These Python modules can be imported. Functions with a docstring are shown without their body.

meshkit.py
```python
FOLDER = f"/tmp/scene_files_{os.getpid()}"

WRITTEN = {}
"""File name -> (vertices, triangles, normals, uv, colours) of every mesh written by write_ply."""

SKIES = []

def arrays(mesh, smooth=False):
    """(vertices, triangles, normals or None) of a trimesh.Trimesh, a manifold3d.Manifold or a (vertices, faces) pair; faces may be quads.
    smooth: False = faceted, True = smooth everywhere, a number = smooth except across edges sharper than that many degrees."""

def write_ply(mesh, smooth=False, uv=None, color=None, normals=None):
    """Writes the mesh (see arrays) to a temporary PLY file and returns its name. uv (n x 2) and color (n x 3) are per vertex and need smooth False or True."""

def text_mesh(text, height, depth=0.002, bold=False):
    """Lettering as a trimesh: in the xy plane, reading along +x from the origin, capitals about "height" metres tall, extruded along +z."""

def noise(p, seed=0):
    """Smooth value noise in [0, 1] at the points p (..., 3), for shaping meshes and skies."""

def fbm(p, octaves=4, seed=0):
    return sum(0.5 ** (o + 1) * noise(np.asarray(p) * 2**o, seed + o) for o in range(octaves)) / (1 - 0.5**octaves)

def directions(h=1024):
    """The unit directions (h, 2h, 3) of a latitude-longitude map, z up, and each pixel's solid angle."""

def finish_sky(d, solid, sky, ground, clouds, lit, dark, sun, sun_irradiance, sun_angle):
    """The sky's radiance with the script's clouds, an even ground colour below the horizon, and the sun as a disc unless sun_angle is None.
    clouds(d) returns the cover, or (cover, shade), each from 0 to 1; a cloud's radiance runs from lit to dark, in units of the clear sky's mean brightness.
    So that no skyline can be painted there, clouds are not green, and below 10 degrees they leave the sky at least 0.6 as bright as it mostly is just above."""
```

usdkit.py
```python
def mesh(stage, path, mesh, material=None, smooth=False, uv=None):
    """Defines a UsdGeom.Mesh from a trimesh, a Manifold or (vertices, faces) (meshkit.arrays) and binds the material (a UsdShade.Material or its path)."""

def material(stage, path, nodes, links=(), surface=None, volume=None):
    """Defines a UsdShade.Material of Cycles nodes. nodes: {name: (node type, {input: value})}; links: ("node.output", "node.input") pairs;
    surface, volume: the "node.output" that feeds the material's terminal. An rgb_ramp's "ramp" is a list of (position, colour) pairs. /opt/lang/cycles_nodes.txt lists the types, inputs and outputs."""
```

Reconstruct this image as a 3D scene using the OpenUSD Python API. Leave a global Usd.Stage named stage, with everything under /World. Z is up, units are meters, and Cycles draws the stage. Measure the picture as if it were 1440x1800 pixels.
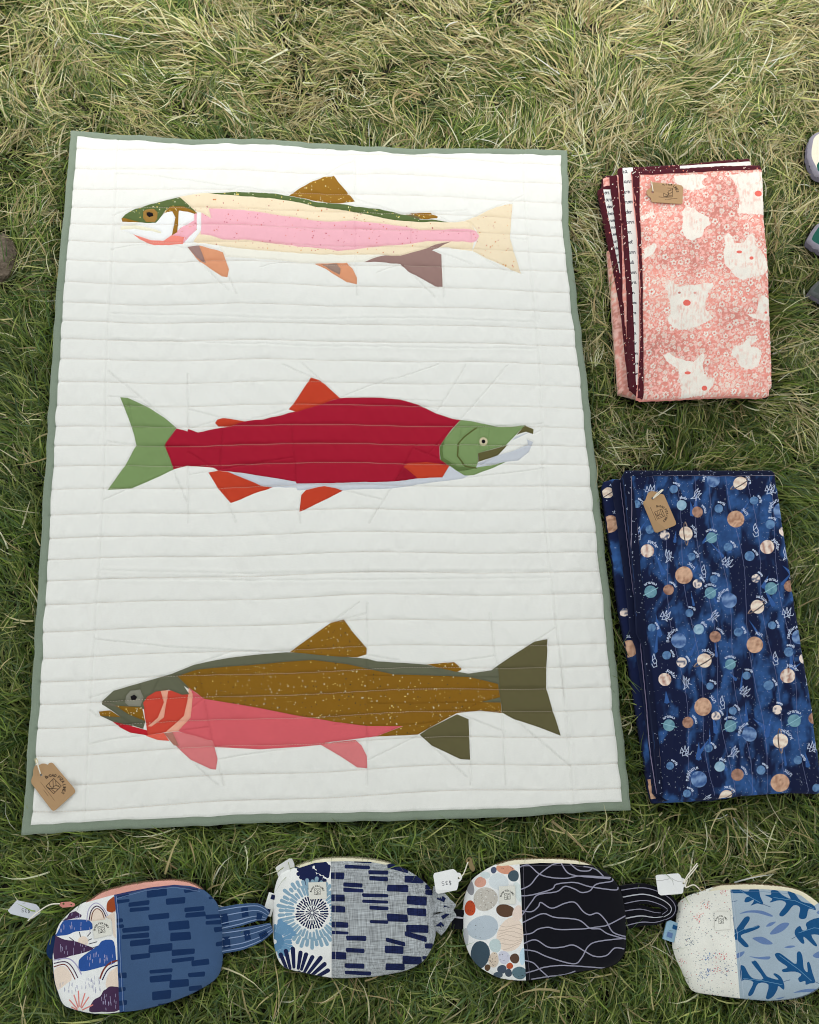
import math, random
import numpy as np
import shapely
from shapely.geometry import Polygon, LineString, Point, MultiPolygon, box
from shapely.ops import unary_union
from scipy import ndimage
from scipy.spatial import cKDTree
import usdkit, meshkit
from pxr import Usd, UsdGeom, UsdLux, UsdShade, Gf, Sdf, Vt

random.seed(7)
rng = np.random.default_rng(11)
stage = Usd.Stage.CreateInMemory()
UsdGeom.SetStageUpAxis(stage, 'Z')
UsdGeom.SetStageMetersPerUnit(stage, 1.0)
UsdGeom.Xform.Define(stage, '/World')
UsdGeom.Scope.Define(stage, '/World/Looks')

# ------------------------------------------------------------------ camera
# the big quilt is a rectangle 0.914 m wide lying on the lawn: its four corners give the camera's pose
FPX, W0, H0 = 1600.0, 1440.0, 1800.0
QW, QH = 0.914, 0.914 * 1.3105
ZQ = 0.040                                   # height of the quilt's top over the soil
_c = np.array([[125, 231], [997, 262], [1110, 1424], [37, 1468]], float) - [720, 900]
_q = np.array([[0, QH], [QW, QH], [QW, 0], [0, 0]], float)


def homography(src, dst):
    A = []
    for (x, y), (u, v) in zip(src, dst):
        A.append([x, y, 1, 0, 0, 0, -u * x, -u * y, -u])
        A.append([0, 0, 0, x, y, 1, -v * x, -v * y, -v])
    return np.linalg.svd(np.array(A))[2][-1].reshape(3, 3)


_h = np.diag([1 / FPX, 1 / FPX, 1]) @ homography(_q, _c)
_h *= 2 / (np.linalg.norm(_h[:, 0]) + np.linalg.norm(_h[:, 1]))
if _h[2, 2] < 0:
    _h = -_h
_U, _, _Vt = np.linalg.svd(np.stack([_h[:, 0], _h[:, 1], np.cross(_h[:, 0], _h[:, 1])], 1))
_R = _U @ np.diag([1, 1, np.linalg.det(_U @ _Vt)]) @ _Vt       # quilt frame -> camera (x right, y down, z forward)
_C = -_R.T @ _h[:, 2]                                          # camera centre in the quilt frame
_f = _R.T @ np.array([0, 0, 1.0])
_yaw = 0.0
_Z = np.array([[math.cos(_yaw), -math.sin(_yaw), 0], [math.sin(_yaw), math.cos(_yaw), 0], [0, 0, 1]])
_mid = np.array([QW / 2, QH / 2, 0])
RC = _R @ _Z.T                                                 # world -> camera
CAM = _Z @ (_C - _mid) + [0, 0, ZQ]


def quilt_uv(x, y):
    p = np.stack([np.asarray(x), np.asarray(y)], -1) @ _Z[:2, :2] + _mid[:2]
    return p[..., 0], p[..., 1]


cam = UsdGeom.Camera.Define(stage, '/World/camera')
cam.CreateHorizontalApertureAttr(36.0)
cam.CreateVerticalApertureAttr(36.0 * 1024 / 819)
cam.CreateFocalLengthAttr(36.0 * FPX / W0)
cam.CreateClippingRangeAttr(Gf.Vec2f(0.05, 500))
EXPOSURE = 0.83
cam.CreateExposureAttr(EXPOSURE)
_right, _down, _fwd = RC
_m = Gf.Matrix4d(*[float(v) for r in (list(_right) + [0], list(-_down) + [0], list(-_fwd) + [0], list(CAM) + [1]) for v in r])
cam.AddTransformOp().Set(_m)

# ------------------------------------------------------------------ light
SUN_EL, SUN_AZ = math.radians(60), math.radians(195)           # azimuth from +y (away from the camera) towards +x
sd = np.array([math.sin(SUN_AZ) * math.cos(SUN_EL), math.cos(SUN_AZ) * math.cos(SUN_EL), math.sin(SUN_EL)])
usdkit.material(stage, '/World/Looks/sky_look', {
    's': ('sky_texture', {'sky_type': 'single_scattering', 'sun_disc': False, 'sun_elevation': SUN_EL, 'sun_rotation': math.atan2(sd[0], sd[1])}),
    'w': ('mix_color', {'fac': 0.8, 'b': (5.35, 5.4, 5.05)}),
    'b': ('background_shader', {'strength': 0.15})},
    [('s.color', 'w.a'), ('w.result', 'b.color')], surface='b.background')
dome = UsdLux.DomeLight.Define(stage, '/World/sky')
UsdShade.MaterialBindingAPI.Apply(dome.GetPrim()).Bind(UsdShade.Material.Get(stage, '/World/Looks/sky_look'))
dome.GetPrim().SetCustomDataByKey('kind', 'structure')
sun = UsdLux.DistantLight.Define(stage, '/World/sun')
sun.CreateNormalizeAttr(True) if hasattr(sun, 'CreateNormalizeAttr') else None
sun.CreateIntensityAttr(0.4)
sun.CreateAngleAttr(16.0)
sun.CreateColorAttr(Gf.Vec3f(1.0, 0.96, 0.9))
_zx = sd
_xx = np.cross([0, 0, 1.0], _zx); _xx /= np.linalg.norm(_xx)
_yx = np.cross(_zx, _xx)
sun.AddTransformOp().Set(Gf.Matrix4d(*[float(v) for r in (list(_xx) + [0], list(_yx) + [0], list(_zx) + [0], [0, 0, 5, 1]) for v in r]))

# ------------------------------------------------------------------ materials


def cloth_look(name, rough=0.9, weave=0.10, mottle=0.06, bump=0.25, scale=900, sheen=0.04, spec=0.08):
    return usdkit.material(stage, '/World/Looks/' + name, {
        'a': ('attribute', {'attribute': 'Cd'}),
        'g': ('geometry', {}),
        'n': ('noise_texture', {'scale': scale, 'detail': 1.5, 'roughness': 0.6}),
        'r': ('map_range', {'from_min': 0.25, 'from_max': 0.75, 'to_min': 1 - weave, 'to_max': 1 + weave}),
        'n2': ('noise_texture', {'scale': 22, 'detail': 3.0, 'roughness': 0.6}),
        'r2': ('map_range', {'from_min': 0.3, 'from_max': 0.7, 'to_min': 1 - mottle, 'to_max': 1 + mottle * 0.6}),
        'm': ('math', {'math_type': 'multiply'}),
        'v': ('vector_math', {'math_type': 'scale'}),
        'bp': ('bump', {'strength': bump, 'distance': 0.0006}),
        'p': ('principled_bsdf', {'roughness': rough, 'diffuse_roughness': 0.5, 'sheen_weight': sheen, 'sheen_roughness': 0.5, 'specular_ior_level': spec}),
    }, [('g.position', 'n.vector'), ('g.position', 'n2.vector'), ('n.fac', 'r.value'), ('n2.fac', 'r2.value'),
        ('r.result', 'm.value1'), ('r2.result', 'm.value2'), ('a.vector', 'v.vector1'), ('m.value', 'v.scale'),
        ('v.vector', 'p.base_color'), ('n.fac', 'bp.height'), ('bp.normal', 'p.normal')], surface='p.BSDF')


M_CLOTH = cloth_look('cotton_cloth')
M_QUILT = cloth_look('quilt_cotton', weave=0.06, mottle=0.015)
M_LINEN = usdkit.material(stage, '/World/Looks/linen_cloth', {
    'a': ('attribute', {'attribute': 'Cd'}), 'g': ('geometry', {}),
    'm1': ('mapping', {'scale': (1.0, 0.07, 1.0)}), 'm2': ('mapping', {'scale': (0.07, 1.0, 1.0)}),
    'n1': ('noise_texture', {'scale': 640.0, 'detail': 1.0}), 'n2': ('noise_texture', {'scale': 640.0, 'detail': 1.0}),
    's': ('math', {'math_type': 'add'}), 'r': ('map_range', {'from_min': 0.75, 'from_max': 1.25, 'to_min': 0.62, 'to_max': 1.3}),
    'v': ('vector_math', {'math_type': 'scale'}), 'bp': ('bump', {'strength': 0.3, 'distance': 0.0005}),
    'p': ('principled_bsdf', {'roughness': 0.9, 'diffuse_roughness': 0.5, 'specular_ior_level': 0.1})},
    [('g.position', 'm1.vector'), ('g.position', 'm2.vector'), ('m1.vector', 'n1.vector'), ('m2.vector', 'n2.vector'), ('n1.fac', 's.value1'), ('n2.fac', 's.value2'), ('s.value', 'r.value'),
     ('a.vector', 'v.vector1'), ('r.result', 'v.scale'), ('v.vector', 'p.base_color'), ('s.value', 'bp.height'), ('bp.normal', 'p.normal')], surface='p.BSDF')
M_CARD = cloth_look('card_paper', rough=0.75, weave=0.05, mottle=0.04, bump=0.1, sheen=0.0, spec=0.3)
M_THREAD = cloth_look('thread', weave=0.1, bump=0.1, sheen=0.0)
M_METAL = usdkit.material(stage, '/World/Looks/zip_metal', {
    'a': ('attribute', {'attribute': 'Cd'}), 'p': ('principled_bsdf', {'metallic': 0.85, 'roughness': 0.38})},
    [('a.vector', 'p.base_color')], surface='p.BSDF')
M_GRASS = usdkit.material(stage, '/World/Looks/grass_blades', {
    'a': ('attribute', {'attribute': 'Cd'}),
    'p': ('principled_bsdf', {'roughness': 0.5, 'specular_ior_level': 0.35}),
    't': ('translucent_bsdf', {}),
    'h': ('vector_math', {'math_type': 'scale', 'scale': 1.15}),
    'x': ('mix_closure', {'fac': 0.22})},
    [('a.vector', 'p.base_color'), ('a.vector', 'h.vector1'), ('h.vector', 't.color'), ('p.BSDF', 'x.closure1'), ('t.BSDF', 'x.closure2')], surface='x.closure')
M_SOIL = usdkit.material(stage, '/World/Looks/thatch_soil', {
    'g': ('geometry', {}),
    'n': ('noise_texture', {'scale': 60, 'detail': 6.0, 'roughness': 0.7}),
    'r': ('rgb_ramp', {'ramp': [(0.3, (0.008, 0.008, 0.004)), (0.55, (0.022, 0.020, 0.009)), (0.75, (0.06, 0.05, 0.026))]}),
    'bp': ('bump', {'strength': 0.8, 'distance': 0.01}),
    'p': ('principled_bsdf', {'roughness': 0.95})},
    [('g.position', 'n.vector'), ('n.fac', 'r.fac'), ('r.color', 'p.base_color'), ('n.fac', 'bp.height'), ('bp.normal', 'p.normal')], surface='p.BSDF')
M_ROCK = usdkit.material(stage, '/World/Looks/rock_stone', {
    'g': ('geometry', {}),
    'n': ('noise_texture', {'scale': 70, 'detail': 8.0, 'roughness': 0.7}),
    'r': ('rgb_ramp', {'ramp': [(0.3, (0.05, 0.036, 0.025)), (0.5, (0.13, 0.098, 0.07)), (0.72, (0.27, 0.21, 0.155))]}),
    'bp': ('bump', {'strength': 0.9, 'distance': 0.006}),
    'p': ('principled_bsdf', {'roughness': 0.9})},
    [('g.position', 'n.vector'), ('n.fac', 'r.fac'), ('r.color', 'p.base_color'), ('n.fac', 'bp.height'), ('bp.normal', 'p.normal')], surface='p.BSDF')

# ------------------------------------------------------------------ helpers


def srgb(r, g, b, k=1.06):
    c = np.array([r, g, b], float) / 255
    l = np.where(c <= 0.04045, c / 12.92, ((c + 0.055) / 1.055) ** 2.4)
    return np.clip(l * k * 0.93, 0.003, 0.8)


WHITE = srgb(229, 228, 224)


def ray(px):
    px = np.atleast_2d(np.asarray(px, float))
    d = np.stack([(px[:, 0] - W0 / 2) / FPX, (px[:, 1] - H0 / 2) / FPX, np.ones(len(px))], 1)
    return d @ RC


def proj(px, z):
    """photo point -> world x, y where the line of sight meets the height z (a number or a function of x, y)"""
    d = ray(px)
    zz = z if np.isscalar(z) else np.full(len(d), 0.05)
    for _ in range(1 if np.isscalar(z) else 4):
        s = (zz - CAM[2]) / d[:, 2]
        q = CAM[:2] + d[:, :2] * s[:, None]
        if not np.isscalar(z):
            zz = z(q[:, 0], q[:, 1])
    return q


def to_world(geom, z):
    return shapely.transform(shapely.segmentize(geom, 6.0), lambda p: proj(p, z)).buffer(0)


def T(ox, oy, s):
    """a reader for points measured in an enlarged crop whose corner is (ox, oy)"""
    return lambda *pts: [(ox + x / s, oy + y / s) for x, y in pts]


def smooth_closed(pts, n=10):
    p = np.array(pts, float)
    out = []
    N = len(p)
    for i in range(N):
        a, b, c, d = p[i - 1], p[i], p[(i + 1) % N], p[(i + 2) % N]
        for t in np.arange(n) / n:
            out.append(0.5 * (2 * b + (c - a) * t + (2 * a - 5 * b + 4 * c - d) * t * t + (3 * b - a - 3 * c + d) * t ** 3))
    return out


def smooth_open(pts, n=8):
    p = np.array([pts[0]] + list(pts) + [pts[-1]], float)
    out = []
    for i in range(1, len(p) - 2):
        a, b, c, d = p[i - 1], p[i], p[i + 1], p[i + 2]
        for t in np.arange(n) / n:
            out.append(0.5 * (2 * b + (c - a) * t + (2 * a - 5 * b + 4 * c - d) * t * t + (3 * b - a - 3 * c + d) * t ** 3))
    return out + [p[-1]]


def poly(pts, smooth=0):
    g = Polygon(smooth_closed(pts, smooth) if smooth else pts)
    return g if g.is_valid else g.buffer(0)


def stroke(pts, w, smooth=0, cap='round'):
    return LineString(smooth_open(pts, smooth) if smooth else pts).buffer(w / 2, quad_segs=3, cap_style=cap)


def disc(x, y, r, ry=None, a=0, n=18, wob=0, seed=0):
    t = np.arange(n) / n * 2 * math.pi
    k = 1 + wob * np.sin(t * 2 + seed) + wob * 0.6 * np.sin(t * 3 + seed * 2.1)
    p = np.stack([r * k * np.cos(t), (ry or r) * k * np.sin(t)], 1)
    ca, sa = math.cos(a), math.sin(a)
    return Polygon(p @ np.array([[ca, sa], [-sa, ca]]) + [x, y])


def hexdot(x, y, r):
    return disc(x, y, r, n=6, a=random.random())


def flatten(regions):
    """painter's order -> pieces that butt: each one without what lies over it"""
    g = [r[0] for r in regions]
    tree = shapely.STRtree(g)
    out = []
    for i, r in enumerate(regions):
        over = [j for j in tree.query(g[i], predicate='intersects') if j > i]
        s = g[i].difference(unary_union([g[j] for j in over])) if over else g[i]
        if not s.is_empty and s.area > 1e-12:
            out.append((s,) + tuple(r[1:]))
    return out


class Field:
    """a height field z(x, y) on a raster"""

    def __init__(self, bounds, res=0.001, pad=0.012):
        self.res, self.x0, self.y0 = res, bounds[0] - pad, bounds[1] - pad
        self.nx, self.ny = int((bounds[2] - bounds[0] + 2 * pad) / res) + 2, int((bounds[3] - bounds[1] + 2 * pad) / res) + 2
        self.X, self.Y = np.meshgrid(self.x0 + np.arange(self.nx) * res, self.y0 + np.arange(self.ny) * res)
        self.A = np.zeros((self.ny, self.nx))

    def inside(self, g):
        shapely.prepare(g)
        return shapely.contains_xy(g, self.X, self.Y)

    def depth(self, g):
        """distance inwards from the outline"""
        return ndimage.distance_transform_edt(self.inside(g)) * self.res

    def line_distance(self, lines):
        m = np.ones((self.ny, self.nx), bool)
        for l in lines:
            n = max(2, int(l.length / (self.res * 0.5)))
            p = shapely.get_coordinates(shapely.line_interpolate_point(l, np.linspace(0, l.length, n)))
            i = np.round((p[:, 0] - self.x0) / self.res).astype(int); j = np.round((p[:, 1] - self.y0) / self.res).astype(int)
            ok = (i >= 0) & (i < self.nx) & (j >= 0) & (j < self.ny)
            m[j[ok], i[ok]] = False
        return ndimage.distance_transform_edt(m) * self.res

    def noise(self, scale, seed, octaves=3, ax=1.0, ay=1.0, rot=0.0):
        c, s = math.cos(rot), math.sin(rot)
        p = np.stack([(self.X * c + self.Y * s) * scale * ax, (-self.X * s + self.Y * c) * scale * ay, np.zeros_like(self.X) + seed * 1.7], -1)
        return meshkit.fbm(p, octaves, seed) - 0.5

    def __call__(self, x, y):
        return ndimage.map_coordinates(self.A, [(np.asarray(y) - self.y0) / self.res, (np.asarray(x) - self.x0) / self.res], order=1, mode='nearest')

    def normal(self, x, y, e=None):
        e = e or self.res * 0.9
        gx, gy = (self(x + e, y) - self(x - e, y)) / (2 * e), (self(x, y + e) - self(x, y - e)) / (2 * e)
        n = np.stack([-gx, -gy, np.ones_like(gx)], -1)
        return n / np.linalg.norm(n, axis=-1, keepdims=True)


class Mesh:
    """collects vertices, triangles, normals and colours of ONE mesh"""

    def __init__(self):
        self.V, self.F, self.N, self.C, self.n = [], [], [], [], 0

    def add(self, v, f, n, c):
        v = np.asarray(v, float)
        if len(v) == 0:
            return self
        self.V.append(v); self.F.append(np.asarray(f, int) + self.n); self.N.append(np.broadcast_to(n, v.shape)); self.C.append(np.broadcast_to(c, v.shape)); self.n += len(v)
        return self

    def sheet(self, geom, h, color, cell=0.004, dz=0.0):
        """a polygon in plan laid over the height field h, cut into small cells; color: a colour or a function of x, y"""
        if geom.is_empty:
            return self
        x0, y0, x1, y1 = geom.bounds
        cx, cy = cell if isinstance(cell, tuple) else (cell, cell)
        i0, i1, j0, j1 = math.floor(x0 / cx), math.ceil(x1 / cx), math.floor(y0 / cy), math.ceil(y1 / cy)
        I, J = [a.ravel() for a in np.meshgrid(np.arange(i0, i1), np.arange(j0, j1))]
        bx = shapely.box(I * cx, J * cy, (I + 1) * cx, (J + 1) * cy)
        shapely.prepare(geom)
        hit = shapely.intersects(geom, bx)
        full = np.zeros(len(bx), bool); full[hit] = shapely.contains(geom, bx[hit])
        tri = []
        if full.any():
            a = np.stack([I[full], J[full]], 1) * [cx, cy]
            b, c, d = a + [cx, 0], a + [cx, cy], a + [0, cy]
            tri += [np.stack([a, b, c], 1), np.stack([a, c, d], 1)]
        part = hit & ~full
        if part.any():
            g = shapely.get_parts(shapely.intersection(geom, bx[part]))
            g = g[(shapely.get_type_id(g) == 3)]
            g = g[shapely.area(g) > 1e-11]
            if len(g):
                t = shapely.get_parts(shapely.constrained_delaunay_triangles(g))
                co = shapely.get_coordinates(t).reshape(-1, 4, 2)[:, :3]
                e = co[:, 1:] - co[:, :1]
                s = e[:, 0, 0] * e[:, 1, 1] - e[:, 0, 1] * e[:, 1, 0]
                co[s < 0] = co[s < 0][:, ::-1]
                tri.append(co)
        if not tri:
            return self
        p = np.concatenate(tri).reshape(-1, 2)
        q, inv = np.unique(np.round(p, 6), axis=0, return_inverse=True)
        z = h(q[:, 0], q[:, 1]) + dz
        c = color(q[:, 0], q[:, 1]) if callable(color) else color
        return self.add(np.column_stack([q, z]), inv.reshape(-1, 3), h.normal(q[:, 0], q[:, 1]), c)

    def skirt(self, geom, h, drop, color, inset=0.0, bottom=True, step=0.005, zfix=None):
        """a wall down from the outline of geom, and a face below"""
        for g in getattr(geom, 'geoms', [geom]):
            g = shapely.segmentize(g, step)
            p = np.array(g.exterior.coords)[:-1]
            if not g.exterior.is_ccw:
                p = p[::-1]
            n = len(p)
            e = np.roll(p, -1, 0) - np.roll(p, 1, 0)
            o = np.stack([e[:, 1], -e[:, 0]], 1); o /= np.maximum(np.linalg.norm(o, axis=1, keepdims=True), 1e-9)
            zt = h(p[:, 0], p[:, 1]); zb = zt - drop if zfix is None else np.full(n, zfix)
            v = np.vstack([np.column_stack([p, zt]), np.column_stack([p - o * inset, zb])])
            k = np.arange(n); k2 = (k + 1) % n
            f = np.vstack([np.stack([k, k + n, k2 + n], 1), np.stack([k, k2 + n, k2], 1)])
            nn = np.column_stack([o, np.full(n, 0.15)])
            self.add(v, f, np.vstack([nn, nn]), color)
            if bottom:
                b = g.buffer(-inset) if inset else g
                for bb in getattr(b, 'geoms', [b]):
                    if bb.is_empty:
                        continue
                    t = shapely.get_parts(shapely.constrained_delaunay_triangles(bb))
                    co = shapely.get_coordinates(t).reshape(-1, 4, 2)[:, :3].reshape(-1, 2)
                    z = (h(co[:, 0], co[:, 1]).min() - drop) if zfix is None else zfix
                    zc = np.full(len(co), zb.mean())
                    self.add(np.column_stack([co, zc]), np.arange(len(co)).reshape(-1, 3), (0, 0, -1), color)
        return self

    def tube(self, pts, r, color, sides=6, closed=False):
        p = np.asarray(pts, float)
        r = np.broadcast_to(r, len(p))
        d = np.gradient(p, axis=0); d /= np.maximum(np.linalg.norm(d, axis=1, keepdims=True), 1e-9)
        up = np.where(np.abs(d[:, 2:3]) > 0.9, [[1.0, 0, 0]], [[0, 0, 1.0]])
        a = np.cross(d, up); a /= np.linalg.norm(a, axis=1, keepdims=True)
        b = np.cross(a, d)
        t = np.arange(sides) / sides * 2 * math.pi
        nrm = a[:, None] * np.cos(t)[None, :, None] + b[:, None] * np.sin(t)[None, :, None]
        v = (p[:, None] + nrm * r[:, None, None]).reshape(-1, 3)
        f = []
        for i in range(len(p) - 1):
            for k in range(sides):
                q = [i * sides + k, i * sides + (k + 1) % sides, (i + 1) * sides + (k + 1) % sides, (i + 1) * sides + k]
                f += [[q[0], q[2], q[1]], [q[0], q[3], q[2]]]
        return self.add(v, f, nrm.reshape(-1, 3), color)

    def ribbon(self, pts, w, th, color, side=None):
        """a flat strap with thickness along 3-D points; w: width per point"""
        p = np.asarray(pts, float); w = np.broadcast_to(w, len(p))
        d = np.gradient(p, axis=0); d /= np.maximum(np.linalg.norm(d, axis=1, keepdims=True), 1e-9)
        s = np.cross(d, [0, 0, 1.0]) if side is None else np.broadcast_to(side, p.shape)
        s = s / np.maximum(np.linalg.norm(s, axis=1, keepdims=True), 1e-9)
        up = np.cross(s, d)
        prof = [(-0.5, -0.5), (0.5, -0.5), (0.5, 0.5), (-0.5, 0.5)]
        rows = [p + s * (w * a)[:, None] + up * (th * b) for a, b in prof]
        ns = [-up, -up, up, up]
        for k in range(4):
            k2 = (k + 1) % 4
            A, B = rows[k], rows[k2]
            n = len(p)
            v = np.vstack([A, B]); i = np.arange(n - 1)
            f = np.vstack([np.stack([i, i + n, i + n + 1], 1), np.stack([i, i + n + 1, i + 1], 1)])
            nn = [-up, s, up, -s][k]
            col = color
            self.add(v, f[:, ::-1], np.vstack([nn, nn]), col)
        return self

    def define(self, path, material, base=(0, 0, 0)):
        V = np.vstack(self.V) - base
        F, N, C = np.vstack(self.F), np.vstack(self.N), np.vstack(self.C)
        m = UsdGeom.Mesh.Define(stage, path)
        m.CreatePointsAttr(Vt.Vec3fArray.FromNumpy(V.astype(np.float32)))
        m.CreateFaceVertexCountsAttr(Vt.IntArray.FromNumpy(np.full(len(F), 3, np.int32)))
        m.CreateFaceVertexIndicesAttr(Vt.IntArray.FromNumpy(F.astype(np.int32).ravel()))
        m.CreateSubdivisionSchemeAttr('none')
        m.CreateNormalsAttr(Vt.Vec3fArray.FromNumpy(N.astype(np.float32)))
        m.SetNormalsInterpolation('vertex')
        UsdGeom.PrimvarsAPI(m).CreatePrimvar('Cd', Sdf.ValueTypeNames.Color3fArray, 'vertex').Set(Vt.Vec3fArray.FromNumpy(C.astype(np.float32)))
        UsdShade.MaterialBindingAPI.Apply(m.GetPrim()).Bind(material)
        global TRIS
        TRIS += len(F)
        return m.GetPrim()


TRIS = 0
USED = {}


def numbered(parent, name):
    k = (parent, name)
    USED[k] = USED.get(k, 0) + 1
    return f'{parent}/{name}' if USED[k] == 1 else f'{parent}/{name}_{USED[k] - 1:03d}'


class Thing:
    def __init__(self, name, label, category, base, group=None):
        self.path = numbered('/World', name)
        self.base = np.array([base[0], base[1], base[2] if len(base) > 2 else 0.0])
        x = UsdGeom.Xform.Define(stage, self.path)
        x.AddTranslateOp().Set(Gf.Vec3d(*map(float, self.base)))
        p = x.GetPrim()
        p.SetCustomDataByKey('label', label); p.SetCustomDataByKey('category', category)
        if group:
            p.SetCustomDataByKey('group', group)

    def part(self, name, mesh, material, parent=None, label=None, kind=None):
        path = numbered(parent or self.path, name)
        p = mesh.define(path, material, self.base)
        if label:
            p.SetCustomDataByKey('label', label)
        if kind:
            p.SetCustomDataByKey('kind', kind)
        return path

    def holder(self, name, label=None):
        path = numbered(self.path, name)
        p = UsdGeom.Xform.Define(stage, path).GetPrim()
        if label:
            p.SetCustomDataByKey('label', label)
        return path


# a small stroke alphabet for stamped and handwritten lettering
GLYPH = {
    'A': '0,0 .35,1 .7,0|.13,.38 .57,.38', 'B': '0,0 0,1 .45,.95 .5,.7 .05,.52 .6,.4 .55,.08 0,0', 'D': '0,0 0,1 .45,.85 .6,.5 .4,.1 0,0',
    'E': '.55,1 0,1 0,0 .55,0|0,.52 .45,.52', 'F': '.6,1 0,1 0,0|0,.52 .45,.52', 'I': '.1,0 .1,1', 'L': '0,1 0,0 .5,0', 'N': '0,0 0,1 .6,0 .6,1',
    'O': '.35,1 .02,.7 .05,.25 .35,0 .65,.25 .65,.7 .35,1', 'R': '0,0 0,1 .5,.92 .5,.6 .03,.5 .6,0', 'S': '.55,.85 .3,1 .05,.8 .5,.35 .35,0 0,.12', 'Z': '0,1 .6,1 0,0 .6,0',
    'a': '.5,.55 .2,.62 0,.3 .2,0 .5,.3 .5,.6 .5,.08 .7,0', 'b': '0,1 0,0 .4,.05 .45,.5 .05,.5', 'c': '.5,.5 .2,.6 0,.3 .2,0 .55,.1', 'd': '.5,.5 .1,.55 .05,.05 .45,.1 .5,1 .5,0', 'e': '0,.3 .45,.35 .3,.6 .05,.45 .1,.03 .55,.1',
    'h': '0,0 .1,1 .1,.4 .35,.6 .45,.4 .45,0', 'i': '0,.6 .02,0 .2,.05', 'j': '.2,.6 .15,-.35 -.15,-.2', 'l': '0,.1 .2,.9 .05,1 .05,.1 .25,0', 'm': '0,0 0,.6 .25,.55 .25,0 .25,.5 .55,.6 .55,0', 'n': '0,0 0,.6 .1,.5 .4,.6 .45,0 .6,.05',
    'o': '.2,.6 0,.3 .2,0 .45,.3 .2,.6 .5,.55', 'p': '0,-.4 .05,.6 .4,.5 .35,.05 .05,.1', 'r': '0,0 0,.6 .1,.45 .4,.6', 's': '.4,.5 .1,.6 .4,.15 0,.02', 't': '.15,1 .1,.05 .35,.02|-.1,.65 .4,.65', 'u': '0,.6 .02,.05 .35,.08 .4,.6 .42,.05 .6,0',
    'v': '0,.6 .2,0 .45,.6', 'w': '0,.6 .15,0 .3,.5 .45,0 .6,.6', 'k': '0,1 0,0 0,.3 .4,.6 .1,.3 .45,0', 'x': '0,.6 .45,0|.45,.6 0,0', 'y': '0,.6 .2,.1 .4,.6 .15,-.4', '5': '.5,1 .1,1 .05,.6 .5,.5 .5,.1 .05,0', '3': '0,.95 .5,.85 .15,.55 .55,.3 .3,0 0,.08', '$': '.5,.8 .1,.9 .1,.6 .5,.4 .4,.1 .0,.15|.28,1.1 .28,-.1'}


def write_line(text, x, y, h, ang=0.0, w=None, track=0.28):
    """stroke shapes of the text in photo space (y down); ang turns it clockwise as seen in the photo"""
    out, cx = [], 0.0
    c, s = math.cos(ang), math.sin(ang)
    for ch in text:
        if ch == ' ':
            cx += 0.5; continue
        mx = 0
        for pl in GLYPH[ch].split('|'):
            q = [tuple(map(float, t.split(','))) for t in pl.split()]
            mx = max(mx, max(a for a, _ in q))
            q = [((cx + a) * h, -b * h) for a, b in q]
            out.append(LineString([(x + a * c - b * s, y + a * s + b * c) for a, b in q]))
        cx += mx + track
    g = unary_union(out).buffer((w or h * 0.14) / 2, quad_segs=1)
    return g, cx * h


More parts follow.
